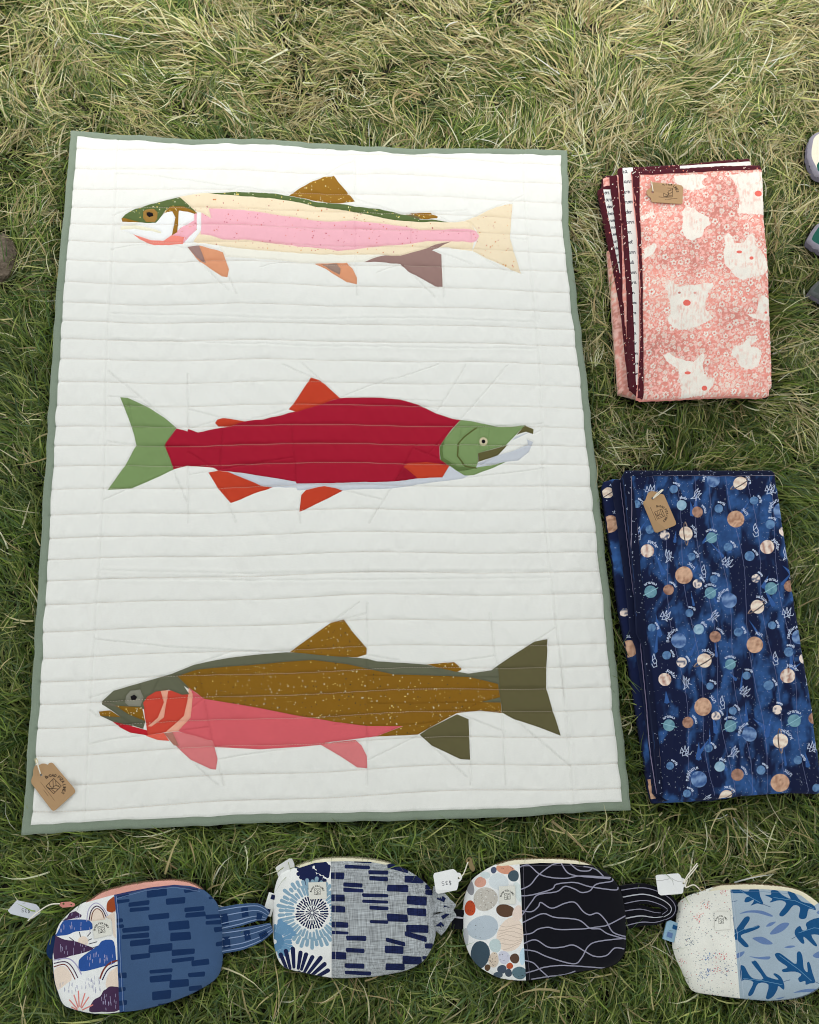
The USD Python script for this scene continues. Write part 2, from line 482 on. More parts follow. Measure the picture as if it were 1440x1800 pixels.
def write_arc(text, cx, cy, r, a0, h, w=None, track=0.3):
    """letters clockwise round (cx, cy), feet towards the centre, starting at the angle a0 (0 = to the right, -pi/2 = above)"""
    out, a = [], a0
    for ch in text:
        if ch == ' ':
            a += 0.5 * h / r; continue
        adv = max(float(t.split(',')[0]) for pl in GLYPH[ch].split('|') for t in pl.split()) + track
        x, y = cx + r * math.cos(a), cy + r * math.sin(a)
        g, _ = write_line(ch, x, y, h, a + math.pi / 2 + 0.5 * adv * h / r, w)
        out.append(g); a += adv * h / r
    return unary_union(out)


def logo(cx, cy, s, ang, color, text=True):
    """the maker's stamp: a square block pattern under an arched name"""
    c, sn = math.cos(ang), math.sin(ang)
    P = lambda q: [(cx + (a * c - b * sn) * s, cy + (a * sn + b * c) * s) for a, b in q]
    w = 0.06 * s
    L = [[(-.5, -.5), (.5, -.5), (.5, .5), (-.5, .5), (-.5, -.5)], [(-.5, -.4), (0, .05), (.12, -.2), (-.25, -.5)], [(0, .05), (.1, .2), (-.05, .42), (-.35, .5)], [(-.5, .1), (-.2, .25), (-.05, .2)], [(.1, .2), (.5, -.1)], [(.12, -.2), (.5, -.35)], [(.1, .35), (.5, .3)]]
    g = [stroke(P(q), w * (1.5 if i == 2 else 1)) for i, q in enumerate(L)] + [disc(*P([(.28, -.3)])[0], .07 * s, n=6)]
    if text:
        g.append(write_arc('BrOAD FIZA LINES', *P([(0, .15)])[0], 0.98 * s, ang - math.pi / 2 - 1.42, 0.25 * s, w=0.065 * s, track=0.2))
    return [(unary_union(g), color)]


def tiny_print(x0, y0, x1, y1, w=0.8):
    """a line of print too small to read: a row of short marks"""
    R = random.Random(int(x0 + y0))
    L = math.hypot(x1 - x0, y1 - y0); t, out = 0.0, []
    while t < L:
        b = t + R.uniform(1.0, 3.2)
        f = lambda d: (x0 + (x1 - x0) * d / L, y0 + (y1 - y0) * d / L)
        out.append(stroke([f(t), f(min(b, L))], w * R.uniform(.7, 1.1))); t = b + R.uniform(.5, .9)
    return unary_union(out)


def scatter_dots(geom, n, r0, r1, colors, seed):
    """n small flecks inside geom (photo space)"""
    R = np.random.default_rng(seed)
    x0, y0, x1, y1 = geom.bounds
    out = []
    shapely.prepare(geom)
    while len(out) < n:
        x, y = R.uniform(x0, x1), R.uniform(y0, y1)
        if shapely.contains_xy(geom, x, y):
            r = R.uniform(r0, r1)
            out.append((disc(x, y, r, r * R.uniform(.7, 1.3), n=6, a=R.uniform(0, 3)).intersection(geom), colors[R.integers(len(colors))]))
    return out


def lay(mesh, regions, h, cell, zproj=None):
    """photo-space regions -> flattened -> laid over the height field"""
    for g, c in flatten(regions):
        w = to_world(g, zproj if zproj is not None else h)
        mesh.sheet(w, h, c, cell)
    return mesh


def rolloff(d, r, depth):
    t = np.clip(1 - d / r, 0, 1)
    return -depth * (1 - np.sqrt(np.maximum(1 - t * t, 0)))


FOOT = []          # what lies on the lawn, in plan, for the grass to grow around
# ------------------------------------------------------------------ ground
gm = Mesh()
gp = np.linspace(-1, 1, 61); gp = np.sign(gp) * np.abs(gp) ** 3 * 120
GX, GY = np.meshgrid(gp, gp)
gi = np.arange(60 * 60); gi = gi // 60 * 61 + gi % 60
gm.add(np.column_stack([GX.ravel(), GY.ravel(), np.zeros(GX.size)]), np.vstack([np.stack([gi, gi + 1, gi + 62], 1), np.stack([gi, gi + 62, gi + 61], 1)]), (0, 0, 1), (0.03, 0.03, 0.015))
g_ = gm.define('/World/ground', M_SOIL)
g_.SetCustomDataByKey('kind', 'structure')

# ------------------------------------------------------------------ the big fish quilt
OUT = [(125, 231), (188, 235), (250, 239.5), (340, 245.5), (435, 244.5), (550, 250), (640, 257), (720, 261), (820, 258.5), (890, 260), (997, 261.5),
       (1000, 312), (999.5, 370), (1004, 428), (1012, 500), (1022, 580), (1033, 670), (1041, 745), (1051, 840), (1060, 925), (1072, 1040), (1083, 1160), (1094, 1270), (1110, 1424),
       (1040, 1428), (900, 1437), (760, 1441), (620, 1445), (500, 1446), (400, 1450), (300, 1455), (170, 1460), (37, 1468),
       (45, 1370), (54, 1245), (61, 1120), (68, 1000), (76, 860), (83, 740), (90, 640), (100, 500), (110, 390), (118, 300)]
_o = np.array(shapely.segmentize(Polygon(OUT), 8.0).exterior.coords)[:-1]
_k = np.arange(len(_o)) * .31
_o = _o + np.column_stack([meshkit.noise(np.column_stack([_k, _k * 0, _k * 0]), 3), meshkit.noise(np.column_stack([_k, _k * 0, _k * 0]), 4)]) * 2.4 - 1.2
Q_OUT_PX = Polygon(_o)
Q_OUT = to_world(Q_OUT_PX, ZQ)
FOOT.append(Q_OUT)
QF = Field(Q_OUT.bounds, 0.0008)
U, V = quilt_uv(QF.X, QF.Y)
BIND = 0.0132
Q_IN = Q_OUT.buffer(-BIND, join_style='mitre')
# wavy quilting lines along the width
NLINE = 32
wob = 0.0035 * np.sin(U * 7.3 + 0.6) + 0.0018 * np.sin(U * 17 + V * 6)
VL = (V + wob + 0.004 * np.sin(V * 31)) / QH * NLINE
_top_curve = np.interp(U, np.linspace(0, QW, 7), [0, -.0015, -.002, .0005, .001, .0, 0]) * 1.0
VL = VL + _top_curve / QH * NLINE
dl = np.abs(VL - np.round(VL)) * QH / NLINE
line_jit = 1.0

A_ = T(180, 280, 3.6); B_ = T(560, 280, 3.6); C_ = T(170, 640, 3.6); D_ = T(560, 640, 3.6); E_ = T(160, 1060, 1440 / 420); F_ = T(570, 1060, 1440 / 440)
CREAM, GREEN, OLIVE = srgb(234, 217, 190), srgb(92, 108, 64), srgb(150, 108, 38)
PINK, CORAL, SALMON, MAUVE = srgb(234, 178, 190), srgb(244, 140, 126), srgb(216, 152, 116), srgb(152, 122, 116)
RED, ORANGE, TGREEN, LAV, DOLIVE = srgb(166, 26, 50), srgb(194, 66, 42), srgb(126, 150, 98), srgb(202, 205, 213), srgb(98, 92, 56)
GREY3, OCHRE, PINK3, RUST3, PALE3, DUSTY, TAIL3 = srgb(103, 104, 84), srgb(138, 98, 28), srgb(214, 98, 106), srgb(204, 74, 58), srgb(244, 172, 148), srgb(216, 126, 128), srgb(100, 94, 64)
BLACK, GILL = srgb(26, 22, 26), srgb(243, 243, 241)
fl = [srgb(250, 240, 200), srgb(240, 210, 120)]; fd = [srgb(60, 58, 46), srgb(70, 72, 60)]; fo = [srgb(214, 150, 80), srgb(200, 120, 70), srgb(190, 120, 120)]

FISH = [('rainbow_trout', 'topmost fish with pink stripe and green back facing left', [
    ('body_patch', CREAM, A_((480, 255), (560, 238), (640, 225), (760, 225)) + A_((1000, 214), (1180, 232), (1368, 280)) + B_((240, 312), (640, 375), (830, 397), (925, 390), (960, 395), (1000, 455), (985, 520), (972, 577), (830, 548), (740, 546), (640, 585), (520, 608), (380, 603), (240, 606), (0, 601)) + A_((1300, 603), (1000, 586), (780, 562), (600, 537), (578, 528), (620, 460), (628, 350), (600, 345)), (70, fo)),
    ('belly_patch', srgb(238, 229, 219), A_((740, 562), (1000, 584), (1368, 600)) + B_((240, 604), (380, 603), (420, 606), (360, 622), (288, 648), (180, 652), (0, 655)) + A_((1240, 652), (1100, 640), (900, 632), (780, 628)), None),
    ('tail_fin', CREAM * .97, B_((925, 388), (1030, 345), (1130, 300), (1228, 282), (1218, 400), (1212, 500), (1250, 620), (1285, 718), (1180, 670), (1060, 620), (975, 575), (990, 545), (1018, 480), (1000, 445), (960, 398)), (40, fo)),
    ('back_patch', GREEN, A_((670, 225), (770, 218), (870, 211), (1000, 213), (1090, 221), (1180, 232), (1270, 252), (1368, 278)) + B_((160, 290), (240, 305), (380, 312), (480, 328), (550, 345), (640, 375), (720, 380), (830, 397), (640, 392), (520, 385), (400, 368), (240, 335), (120, 322), (0, 307)) + A_((1200, 270), (1060, 250), (900, 240), (752, 231)), (45, fl)),
    ('dorsal_fin', OLIVE, A_((1180, 230), (1260, 180), (1350, 138), (1400, 117)) + B_((97, 108), (125, 150), (170, 200), (205, 240), (230, 273), (130, 285), (60, 282), (0, 272)), (34, fl)),
    ('adipose_fin', OLIVE, B_((550, 343), (590, 334), (710, 333), (757, 362), (750, 373), (690, 376), (640, 372), (600, 355)), (8, fl)),
    ('fin_root', srgb(116, 106, 72), B_((550, 345), (590, 340), (640, 362), (640, 375), (600, 362)), None),
    ('stripe_patch', PINK, A_((675, 318), (770, 320), (860, 325), (1060, 345), (1240, 375), (1368, 392)) + B_((120, 400), (230, 397), (420, 405), (560, 425), (640, 440), (760, 440), (880, 435), (960, 437), (1000, 452), (1018, 480), (1002, 510), (970, 523), (840, 515), (690, 512), (600, 528), (520, 535), (380, 545), (230, 570), (120, 575), (0, 558)) + A_((1240, 550), (1060, 530), (900, 515), (770, 517), (690, 495), (625, 490), (630, 350), (692, 388)), (110, [srgb(206, 110, 110), srgb(214, 130, 110), srgb(190, 100, 120)])),
    ('gill_strip', GILL, A_((600, 352), (628, 350), (628, 465), (575, 532), (510, 546), (540, 508), (600, 455)), None),
    ('cheek_patch', GILL, A_((395, 350), (440, 340), (490, 335), (545, 345), (588, 360), (585, 400), (520, 430), (440, 490), (395, 525), (330, 520), (200, 485), (120, 455), (240, 412), (340, 412), (360, 385)), None),
    ('gill_patch', PINK * np.array([1, .96, .97]), A_((584, 352), (601, 352), (600, 460), (510, 538), (395, 545), (440, 488), (520, 428), (585, 400)), (14, fo)),
    ('throat_patch', CORAL, A_((198, 485), (310, 518), (390, 522), (440, 488), (520, 500), (510, 542), (420, 548), (330, 548), (240, 515)), None),
    ('jaw_patch', srgb(238, 228, 208), A_((120, 430), (210, 424), (290, 440), (370, 462), (376, 476), (300, 462), (210, 452), (120, 455)), None),
    ('head_patch', GREEN, A_((125, 386), (150, 360), (210, 325), (320, 293), (460, 258), (492, 254), (560, 308), (602, 353), (530, 322), (430, 308), (395, 345), (357, 395), (340, 412), (240, 411), (140, 395)), (26, fl)),
    ('brow_patch', OLIVE, A_((430, 308), (520, 308), (560, 328), (602, 352), (588, 360), (545, 345), (490, 335), (440, 341), (395, 352), (375, 372)), (5, fl)),
    ('gill_bar', OLIVE, A_((445, 340), (487, 335), (481, 420), (476, 470), (442, 489), (460, 405), (465, 378)), None),
    ('lip_patch', OLIVE, A_((125, 384), (140, 381), (200, 400), (245, 411), (130, 405)), None),
    ('eye', srgb(160, 122, 62), A_((262, 345), (280, 330), (330, 325), (352, 345), (350, 385), (335, 407), (280, 405), (262, 385)), None),
    ('pupil', BLACK, A_((283, 350), (300, 347), (322, 352), (326, 370), (300, 378), (285, 366)), None),
    ('pectoral_fin', SALMON, A_((540, 562), (615, 558), (765, 598), (803, 705), (793, 755), (760, 750), (680, 700), (600, 640)), None),
    ('fin_patch', srgb(158, 128, 122), A_((540, 562), (615, 558), (658, 668), (600, 632)), None),
    ('pelvic_fin', SALMON, A_((1345, 656), (1368, 655)) + B_((180, 652), (215, 690), (243, 750), (243, 790), (180, 775), (60, 700)), None),
    ('fin_patch', srgb(158, 132, 120), B_((22, 660), (115, 655), (140, 690), (135, 727), (70, 692)), None),
    ('anal_fin', MAUVE, B_((842, 515), (780, 540), (720, 568), (780, 592), (788, 796), (740, 793), (660, 752), (570, 705), (520, 658), (400, 650), (288, 648), (360, 622), (420, 606), (520, 606), (640, 572), (740, 532)), None),
]), ('red_salmon', 'middle fish with deep red body and green head facing right', [
    ('belly_patch', LAV, C_((820, 680), (1000, 703), (1265, 744)) + D_((200, 745), (480, 735), (640, 715), (785, 712), (830, 638), (950, 705), (905, 722), (640, 757), (460, 785), (300, 792), (150, 800), (40, 768)) + C_((1320, 797), (1270, 800), (1262, 782), (1115, 781), (1030, 770)), None),
    ('body_patch', RED, C_((505, 405), (575, 428), (580, 412), (640, 432), (830, 398), (930, 368), (1050, 350), (1260, 300), (1350, 272)) + D_((36, 243), (135, 211), (280, 210), (400, 212), (520, 225), (640, 256), (745, 310), (850, 345), (902, 348), (850, 402), (800, 470), (766, 520), (770, 600), (830, 640), (785, 712), (640, 720), (480, 740), (250, 748), (0, 753)) + C_((1265, 756), (1260, 745), (1000, 705), (840, 680), (770, 676), (740, 656), (570, 642), (485, 667), (465, 600), (430, 515), (460, 470)), None),
    ('tail_fin', TGREEN, C_((152, 215), (200, 219), (330, 275), (430, 340), (505, 403), (460, 470), (430, 515), (465, 600), (487, 668), (320, 745), (220, 785), (68, 796), (110, 740), (190, 625), (250, 512), (238, 450), (205, 350)), None),
    ('dorsal_fin', ORANGE, C_((1356, 82), (1412, 98)) + D_((40, 122), (90, 170), (135, 211), (90, 225), (30, 246)) + C_((1350, 273), (1262, 302), (1215, 288), (1270, 215)), None),
    ('adipose_fin', ORANGE, C_((750, 376), (765, 355), (800, 347), (870, 356), (937, 366), (880, 383), (830, 398), (770, 395)), None),
    ('pelvic_fin', ORANGE, C_((708, 688), (770, 676), (830, 682), (940, 730), (1040, 770), (1115, 781), (990, 825), (850, 883), (770, 790)), None),
    ('anal_fin', ORANGE, C_((1283, 936), (1295, 830), (1325, 797), (1440, 770), (1520, 787), (1558, 801), (1404, 880)), None),
    ('pectoral_fin', ORANGE, D_((540, 648), (562, 622), (680, 618), (770, 625), (830, 640), (785, 714), (630, 722)), None),
    ('body_seam_patch', RED * .82, D_((540, 648), (630, 722), (560, 730), (480, 738)), None),
    ('head_patch', TGREEN, D_((903, 348), (1000, 360), (1140, 388), (1250, 385), (1313, 378), (1240, 455), (1190, 505), (1100, 532), (1012, 560), (1012, 615), (1000, 650), (1100, 632), (1195, 608), (1100, 655), (985, 698), (930, 700), (870, 668), (772, 600), (767, 520), (800, 470), (853, 402)), None),
    ('gill_edge', srgb(98, 120, 70), D_((767, 520), (803, 468), (785, 540), (792, 590), (880, 643), (1000, 652), (965, 662), (885, 673), (772, 602)), None),
    ('gill_line', srgb(92, 98, 52), None, stroke(D_((1003, 396), (920, 460), (886, 500), (881, 580), (930, 640), (1000, 654)), 2.6)),
    ('jaw_patch', LAV * .95, D_((1012, 620), (1140, 570), (1240, 540), (1332, 500), (1322, 468), (1363, 487), (1335, 550), (1270, 602), (1180, 612), (1060, 640), (1000, 651)), None),
    ('mouth_patch', DOLIVE, D_((1012, 560), (1203, 502), (1140, 570), (1013, 615)), None),
    ('tooth_patch', LAV, D_((1250, 452), (1345, 420), (1320, 434), (1228, 476)), None),
    ('snout_patch', DOLIVE, D_((1312, 378), (1366, 405), (1363, 436), (1318, 420), (1258, 440)), None),
    ('eye', srgb(214, 202, 172), None, disc(*D_((1047, 484))[0], 7.4)),
    ('pupil', BLACK, None, disc(*D_((1047, 484))[0], 3.5, n=8)),
]), ('brown_trout', 'lowest fish with ochre speckled flank and pink belly facing left', [
    ('back_patch', GREY3, E_((490, 425), (625, 372), (750, 345), (880, 325), (1030, 308), (1180, 297), (1300, 305), (1440, 318)) + F_((245, 320), (300, 335), (470, 345), (590, 353), (700, 380), (830, 406), (965, 386), (1003, 357), (1015, 470), (1022, 580), (640, 450), (245, 400)) + E_((1440, 385), (1100, 400), (690, 440), (620, 540), (560, 500)), None),
    ('belly_patch', PINK3, E_((590, 510), (680, 575), (1000, 628), (1240, 675), (1440, 706)) + F_((60, 682), (245, 706), (455, 707), (300, 768), (245, 774), (120, 790), (0, 803)) + E_((1440, 842), (1400, 853), (1250, 868), (1020, 882), (740, 868), (730, 832), (520, 772), (450, 780), (540, 740), (600, 640), (605, 530)), None),
    ('flank_patch', OCHRE, E_((520, 440), (640, 402), (800, 386), (960, 375), (1150, 357), (1340, 345), (1440, 357)) + F_((130, 352), (260, 380), (400, 410), (560, 415), (700, 418), (840, 426), (1003, 465), (1015, 545), (1025, 633), (900, 618), (765, 633), (600, 722), (540, 757), (440, 762), (300, 768), (455, 708), (245, 708), (60, 685), (0, 673)) + E_((1240, 678), (1000, 630), (680, 577), (640, 545), (590, 510)), (430, fl + fl + fd)),
    ('tail_root', GREY3, F_((905, 570), (1015, 541), (1020, 572)), None),
    ('tail_fin', TAIL3, F_((1003, 357), (1080, 305), (1210, 222), (1284, 208), (1281, 350), (1279, 485), (1305, 580), (1335, 670), (1364, 763), (1240, 715), (1095, 668), (1026, 630), (1015, 545)), None),
    ('cheek_patch', RUST3, E_((315, 600), (340, 565), (390, 535), (440, 526), (520, 528), (560, 551), (600, 545), (600, 640), (540, 740), (450, 780), (345, 797), (330, 715)), None),
    ('gill_strip', PALE3, E_((420, 530), (467, 525), (455, 600), (440, 690), (365, 745), (343, 743), (405, 690), (440, 600)), None),
    ('gill_strip', PALE3, E_((590, 510), (612, 548), (608, 620), (600, 690), (525, 772), (448, 781), (560, 680), (580, 590)), None),
    ('head_patch', GREY3, E_((65, 597), (140, 530), (290, 485), (490, 425), (530, 462), (560, 500), (592, 549), (548, 553), (470, 523), (390, 535), (340, 566), (315, 602), (325, 640), (160, 625), (70, 614)), None),
    ('lip_patch', srgb(112, 108, 92), E_((66, 600), (110, 600), (170, 622), (130, 640), (70, 614)), None),
    ('snout_patch', OCHRE, E_((150, 620), (310, 630), (328, 714), (230, 672)), (14, fl)),
    ('mouth_patch', GREY3 * .9, E_((70, 612), (160, 626), (230, 672), (328, 712), (318, 760), (250, 738), (130, 650)), None),
    ('jaw_patch', OCHRE * 1.1, E_((50, 655), (120, 648), (185, 690), (60, 682)), (5, fl)),
    ('jaw_edge', GREY3 * .9, E_((58, 680), (130, 686), (190, 690), (260, 738), (240, 745), (135, 716)), None),
    ('throat_patch', srgb(190, 34, 46), E_((135, 716), (240, 740), (340, 768), (346, 799), (240, 782), (180, 752)), None),
    ('chin_patch', srgb(226, 102, 84), E_((345, 797), (440, 783), (474, 832), (400, 825), (330, 800)), None),
    ('eye', srgb(142, 140, 126), E_((240, 530), (298, 522), (318, 570), (300, 622), (230, 622), (205, 600), (215, 560)), None),
    ('pupil', BLACK, E_((240, 564), (262, 553), (280, 567), (268, 586), (245, 585)), None),
    ('pectoral_fin', DUSTY, E_((440, 785), (520, 774), (640, 803), (735, 835), (763, 940), (753, 1004), (720, 1001), (600, 945), (540, 890)), None),
    ('fin_root', srgb(178, 122, 108), E_((440, 785), (492, 778), (530, 862), (500, 858)), None),
    ('pelvic_fin', DUSTY, E_((1385, 855), (1440, 845)) + F_((60, 800), (180, 788), (215, 820), (245, 880), (248, 951), (190, 946), (90, 880)), None),
    ('dorsal_fin', OCHRE * 1.05, E_((1198, 297), (1320, 210), (1440, 125)) + F_((40, 115), (113, 96), (165, 170), (245, 260), (243, 296), (190, 313), (100, 310), (0, 303)), (60, fl + fd)),
    ('adipose_fin', OCHRE * 1.05, F_((590, 352), (680, 344), (748, 339), (791, 372), (790, 384), (765, 396), (700, 380)), (8, fl)),
    ('anal_fin', TAIL3, F_((765, 640), (832, 668), (840, 902), (785, 898), (620, 820), (550, 757), (600, 723)), None),
])]
# white ground patches: side borders and the strips between the blocks
lseam = [(209, 236), (203, 380), (193, 540), (188, 640), (184, 800), (178, 960), (170, 1070), (163, 1180), (155, 1320), (147, 1465)]
rseam = [(919, 255), (923, 370), (935, 493), (943, 580), (949, 650), (954, 760), (958, 900), (975, 1060), (985, 1150), (996, 1270), (1007, 1380), (1010, 1440)]
rows = [[(190, 553), (392, 558), (560, 561), (750, 559), (945, 566)], [(190, 598), (300, 601), (392, 605.5), (480, 606), (560, 608), (750, 611), (945, 612)],
        [(172, 1003), (400, 1008), (600, 1006), (800, 1004), (972, 1003)], [(172, 1018), (400, 1020), (600, 1020), (800, 1017), (972, 1015)]]
left_poly = Polygon([(0, 150)] + lseam[:1] + lseam[1:] + [(147, 1600), (0, 1600)])
right_poly = Polygon([(1300, 150), (919, 150)] + rseam + [(1010, 1600), (1300, 1600)])
Q_IN_PX = shapely.transform(Q_IN, lambda p: (lambda d: np.column_stack([d[:, 0] / d[:, 2] * FPX + 720, d[:, 1] / d[:, 2] * FPX + 900]))((np.column_stack([p, np.full(len(p), ZQ)]) - CAM) @ RC.T))
mid = Q_IN_PX.difference(left_poly).difference(right_poly)
white_patches = [Q_IN_PX.intersection(left_poly), Q_IN_PX.intersection(right_poly)]
rest = mid
for r in rows:
    cut = Polygon([(-100, r[0][1] - 3)] + r + [(1500, r[-1][1]), (1500, 0), (-100, 0)])
    white_patches.append(rest.intersection(cut)); rest = rest.difference(cut)
white_patches.append(rest)

# seams of the paper-pieced white ground, radiating from the fish
SEAMS = [lseam, rseam] + rows
for s in [A_((70, 370), (150, 340), (205, 325)), A_((90, 107), (230, 113), (400, 130), (560, 148), (740, 173), (830, 181), (940, 190), (1180, 228)), A_((800, 200), (880, 183)), A_((60, 580), (160, 560), (330, 548)), A_((350, 548), (440, 552), (540, 575)), A_((600, 640), (720, 760), (800, 840)), A_((800, 750), (850, 864)), A_((1000, 690), (1150, 655), (1368, 655)), A_((80, 420), (130, 415)),
          B_((45, 105), (150, 45), (220, 20)), B_((100, 103), (220, 88)), B_((230, 265), (350, 290), (480, 325)), B_((700, 330), (935, 325)), B_((750, 355), (825, 395)), B_((920, 388), (1130, 300), (1295, 232)), B_((720, 565), (980, 658)), B_((370, 720), (520, 658)), B_((560, 690), (740, 864)), B_((1210, 495), (1310, 512)), B_((970, 575), (1150, 680), (1290, 722)), B_((230, 0), (232, 600), (245, 864)), B_((790, 590), (795, 864)), B_((590, 395), (585, 520)), B_((965, 400), (970, 575)),
          C_((80, 55), (250, 190), (430, 340)), C_((80, 213), (300, 218)), C_((578, 70), (580, 420)), C_((580, 290), (800, 347)), C_((580, 412), (760, 362)), C_((985, 352), (1200, 290)), C_((1180, 5), (1356, 82)), C_((1300, -5), (1410, 95)), C_((50, 860), (300, 750), (485, 670)), C_((485, 670), (580, 900)), C_((590, 705), (710, 685)), C_((580, 640), (582, 1008)), C_((800, 400), (775, 675)), C_((1230, 380), (1265, 760)), C_((580, 560), (770, 675)), C_((580, 520), (440, 520)), C_((800, 790), (880, 1000)), C_((1280, 930), (1290, 1008)), C_((770, 670), (1240, 590)), C_((70, 490), (245, 512)), C_((205, 220), (215, 330)), C_((200, 220), (240, 470)),
          D_((145, 208), (400, 110), (530, 80), (760, 0)), D_((520, 228), (790, 232)), D_((660, 262), (760, 285)), D_((750, 300), (900, 60), (930, 0)), D_((900, 345), (1040, 190), (1200, 0)), D_((1140, 386), (1420, 372)), D_((1360, 436), (1410, 415)), D_((900, 722), (1430, 655)), D_((160, 803), (400, 858)), D_((480, 745), (600, 530), (620, 515)), D_((600, 530), (770, 600)), D_((700, 560), (850, 400)), D_((860, 400), (1150, 388)), D_((1020, 395), (1012, 620)), D_((1080, 395), (1078, 540)), D_((905, 400), (890, 500)), D_((460, 785), (320, 1008)), D_((1000, 650), (1140, 570)),
          E_((30, 220), (450, 262), (700, 276), (1000, 292), (1200, 297)), E_((625, 372), (880, 285)), E_((0, 570), (130, 535)), E_((0, 850), (140, 820), (330, 800)), E_((600, 950), (760, 1097)), E_((760, 950), (800, 1097)), E_((760, 945), (1000, 905), (1400, 855)), E_((640, 404), (680, 577), (730, 830)), E_((600, 640), (680, 577)), E_((525, 770), (710, 748)), E_((290, 485), (310, 560), (345, 797)), E_((360, 560), (425, 440)), E_((0, 650), (50, 690)),
          F_((70, 95), (200, 0)), F_((113, 96), (240, 63)), F_((245, 300), (430, 330)), F_((640, 350), (985, 305)), F_((790, 372), (870, 402)), F_((955, 60), (985, 305), (1003, 357)), F_((1320, 20), (1360, 350), (1420, 800)), F_((1210, 222), (1335, 142)), F_((245, 0), (247, 1047)), F_((840, 660), (845, 1047)), F_((765, 635), (1040, 740)), F_((250, 905), (540, 765)), F_((620, 820), (820, 1000)), F_((1095, 668), (1420, 940)), F_((1026, 632), (1045, 1047)), F_((1280, 485), (1380, 490)), F_((1010, 485), (1280, 482)), F_((250, 580), (1018, 570)), F_((250, 418), (1000, 428)), F_((60, 700), (600, 690), (900, 570)), F_((0, 810), (180, 788))]:
    SEAMS.append(s)
seam_lines = [LineString(proj(np.array(smooth_open(s, 6) if len(s) > 2 else s), ZQ)) for s in SEAMS]
big_seams = seam_lines[:4]
pieces, holders = [], []
for g in white_patches:
    pieces.append([g, 'background_patch', WHITE, None, None])
for fi, (fname, flabel, patches) in enumerate(FISH):
    for name, col, pts, extra in patches:
        g = poly(pts) if pts is not None else extra
        pieces.append([g, name, col, extra if pts is not None else None, fi])
flat = flatten([(p[0], p) for p in pieces])
edges = [to_world(g, ZQ).boundary for g, p in flat if p[4] is not None]
edge_lines = [l for e in edges for l in (e.geoms if hasattr(e, 'geoms') else [e])]
d_out = QF.depth(Q_OUT)
d_seam = QF.line_distance(seam_lines[6:] + edge_lines)
d_big = QF.line_distance(seam_lines[:6])
d_bind = QF.line_distance([Q_IN.exterior])
puff = 0.0022 * (1 - np.clip(1 - dl / 0.0165, 0, 1) ** 3.2) - 0.0012 * np.exp(-(dl / 0.0015) ** 2)
und = 0.016 * QF.noise(3.2, 3, 2) + 0.007 * QF.noise(9, 5, 2)
pk = 0.0095 * QF.noise(34, 8, 3, ax=1.0, ay=0.28, rot=0.55) * (0.35 + np.clip(1.4 * QF.noise(7, 21, 2) + 0.6, 0, 1)) + 0.0036 * QF.noise(75, 9, 2, ax=1, ay=0.45, rot=-0.35)
pk *= np.clip(dl / 0.006, 0.25, 1)
pk += 0.0034 * QF.noise(105, 14, 2, ax=1, ay=.3, rot=.12) * np.clip(1.25 - dl / 0.013, 0.15, 1) * np.clip(dl / .002, .2, 1)
QF.A = ZQ + und + puff + pk + 0.0005 * np.exp(-d_seam / 0.004) - 0.0024 * np.exp(-(d_seam / 0.0011) ** 2) + 0.0010 * np.exp(-((d_big - 0.004) / 0.003) ** 2) - 0.0009 * np.exp(-(d_big / 0.0012) ** 2)
edge_mask = np.clip((BIND - d_out) / 0.002, 0, 1)
QF.A = QF.A * (1 - edge_mask) + edge_mask * (ZQ + und + 0.0017 + 0.25 * pk) - 0.0022 * np.exp(-(d_bind / 0.0016) ** 2) + rolloff(d_out, 0.005, 0.006)
QF.A = ndimage.gaussian_filter(QF.A, 0.7)

quilt = Thing('fish_quilt', 'white quilt with three pieced fish and grey green binding spread flat on the grass', 'quilt', (0, 0, 0))
white_mesh_n = 0
paths = [quilt.holder(f[0], f[1]) for f in FISH]
for g, p in flat:
    _, name, col, dots, fi = p
    m = Mesh()
    reg = [(g, col)]
    if dots:
        reg += [(d, c) for d, c in scatter_dots(g, dots[0], 0.55, 1.25, dots[1], 40 + len(name) + fi * 7)]
    lay(m, reg, QF, (0.0024, 0.0014), zproj=ZQ)
    if m.n:
        quilt.part(name, m, M_QUILT, parent=None if fi is None else paths[fi])
BINDC = srgb(134, 146, 130)
bm = Mesh().sheet(Q_OUT.difference(Q_IN), QF, BINDC, 0.004)
bm.skirt(Q_OUT, QF, 0.010, BINDC * .9, inset=0.003)
quilt.part('binding', bm, M_CLOTH)
quilt.part('batting', Mesh().sheet(Q_OUT.buffer(-0.006), QF, WHITE, 0.012, dz=-0.004), M_CLOTH)
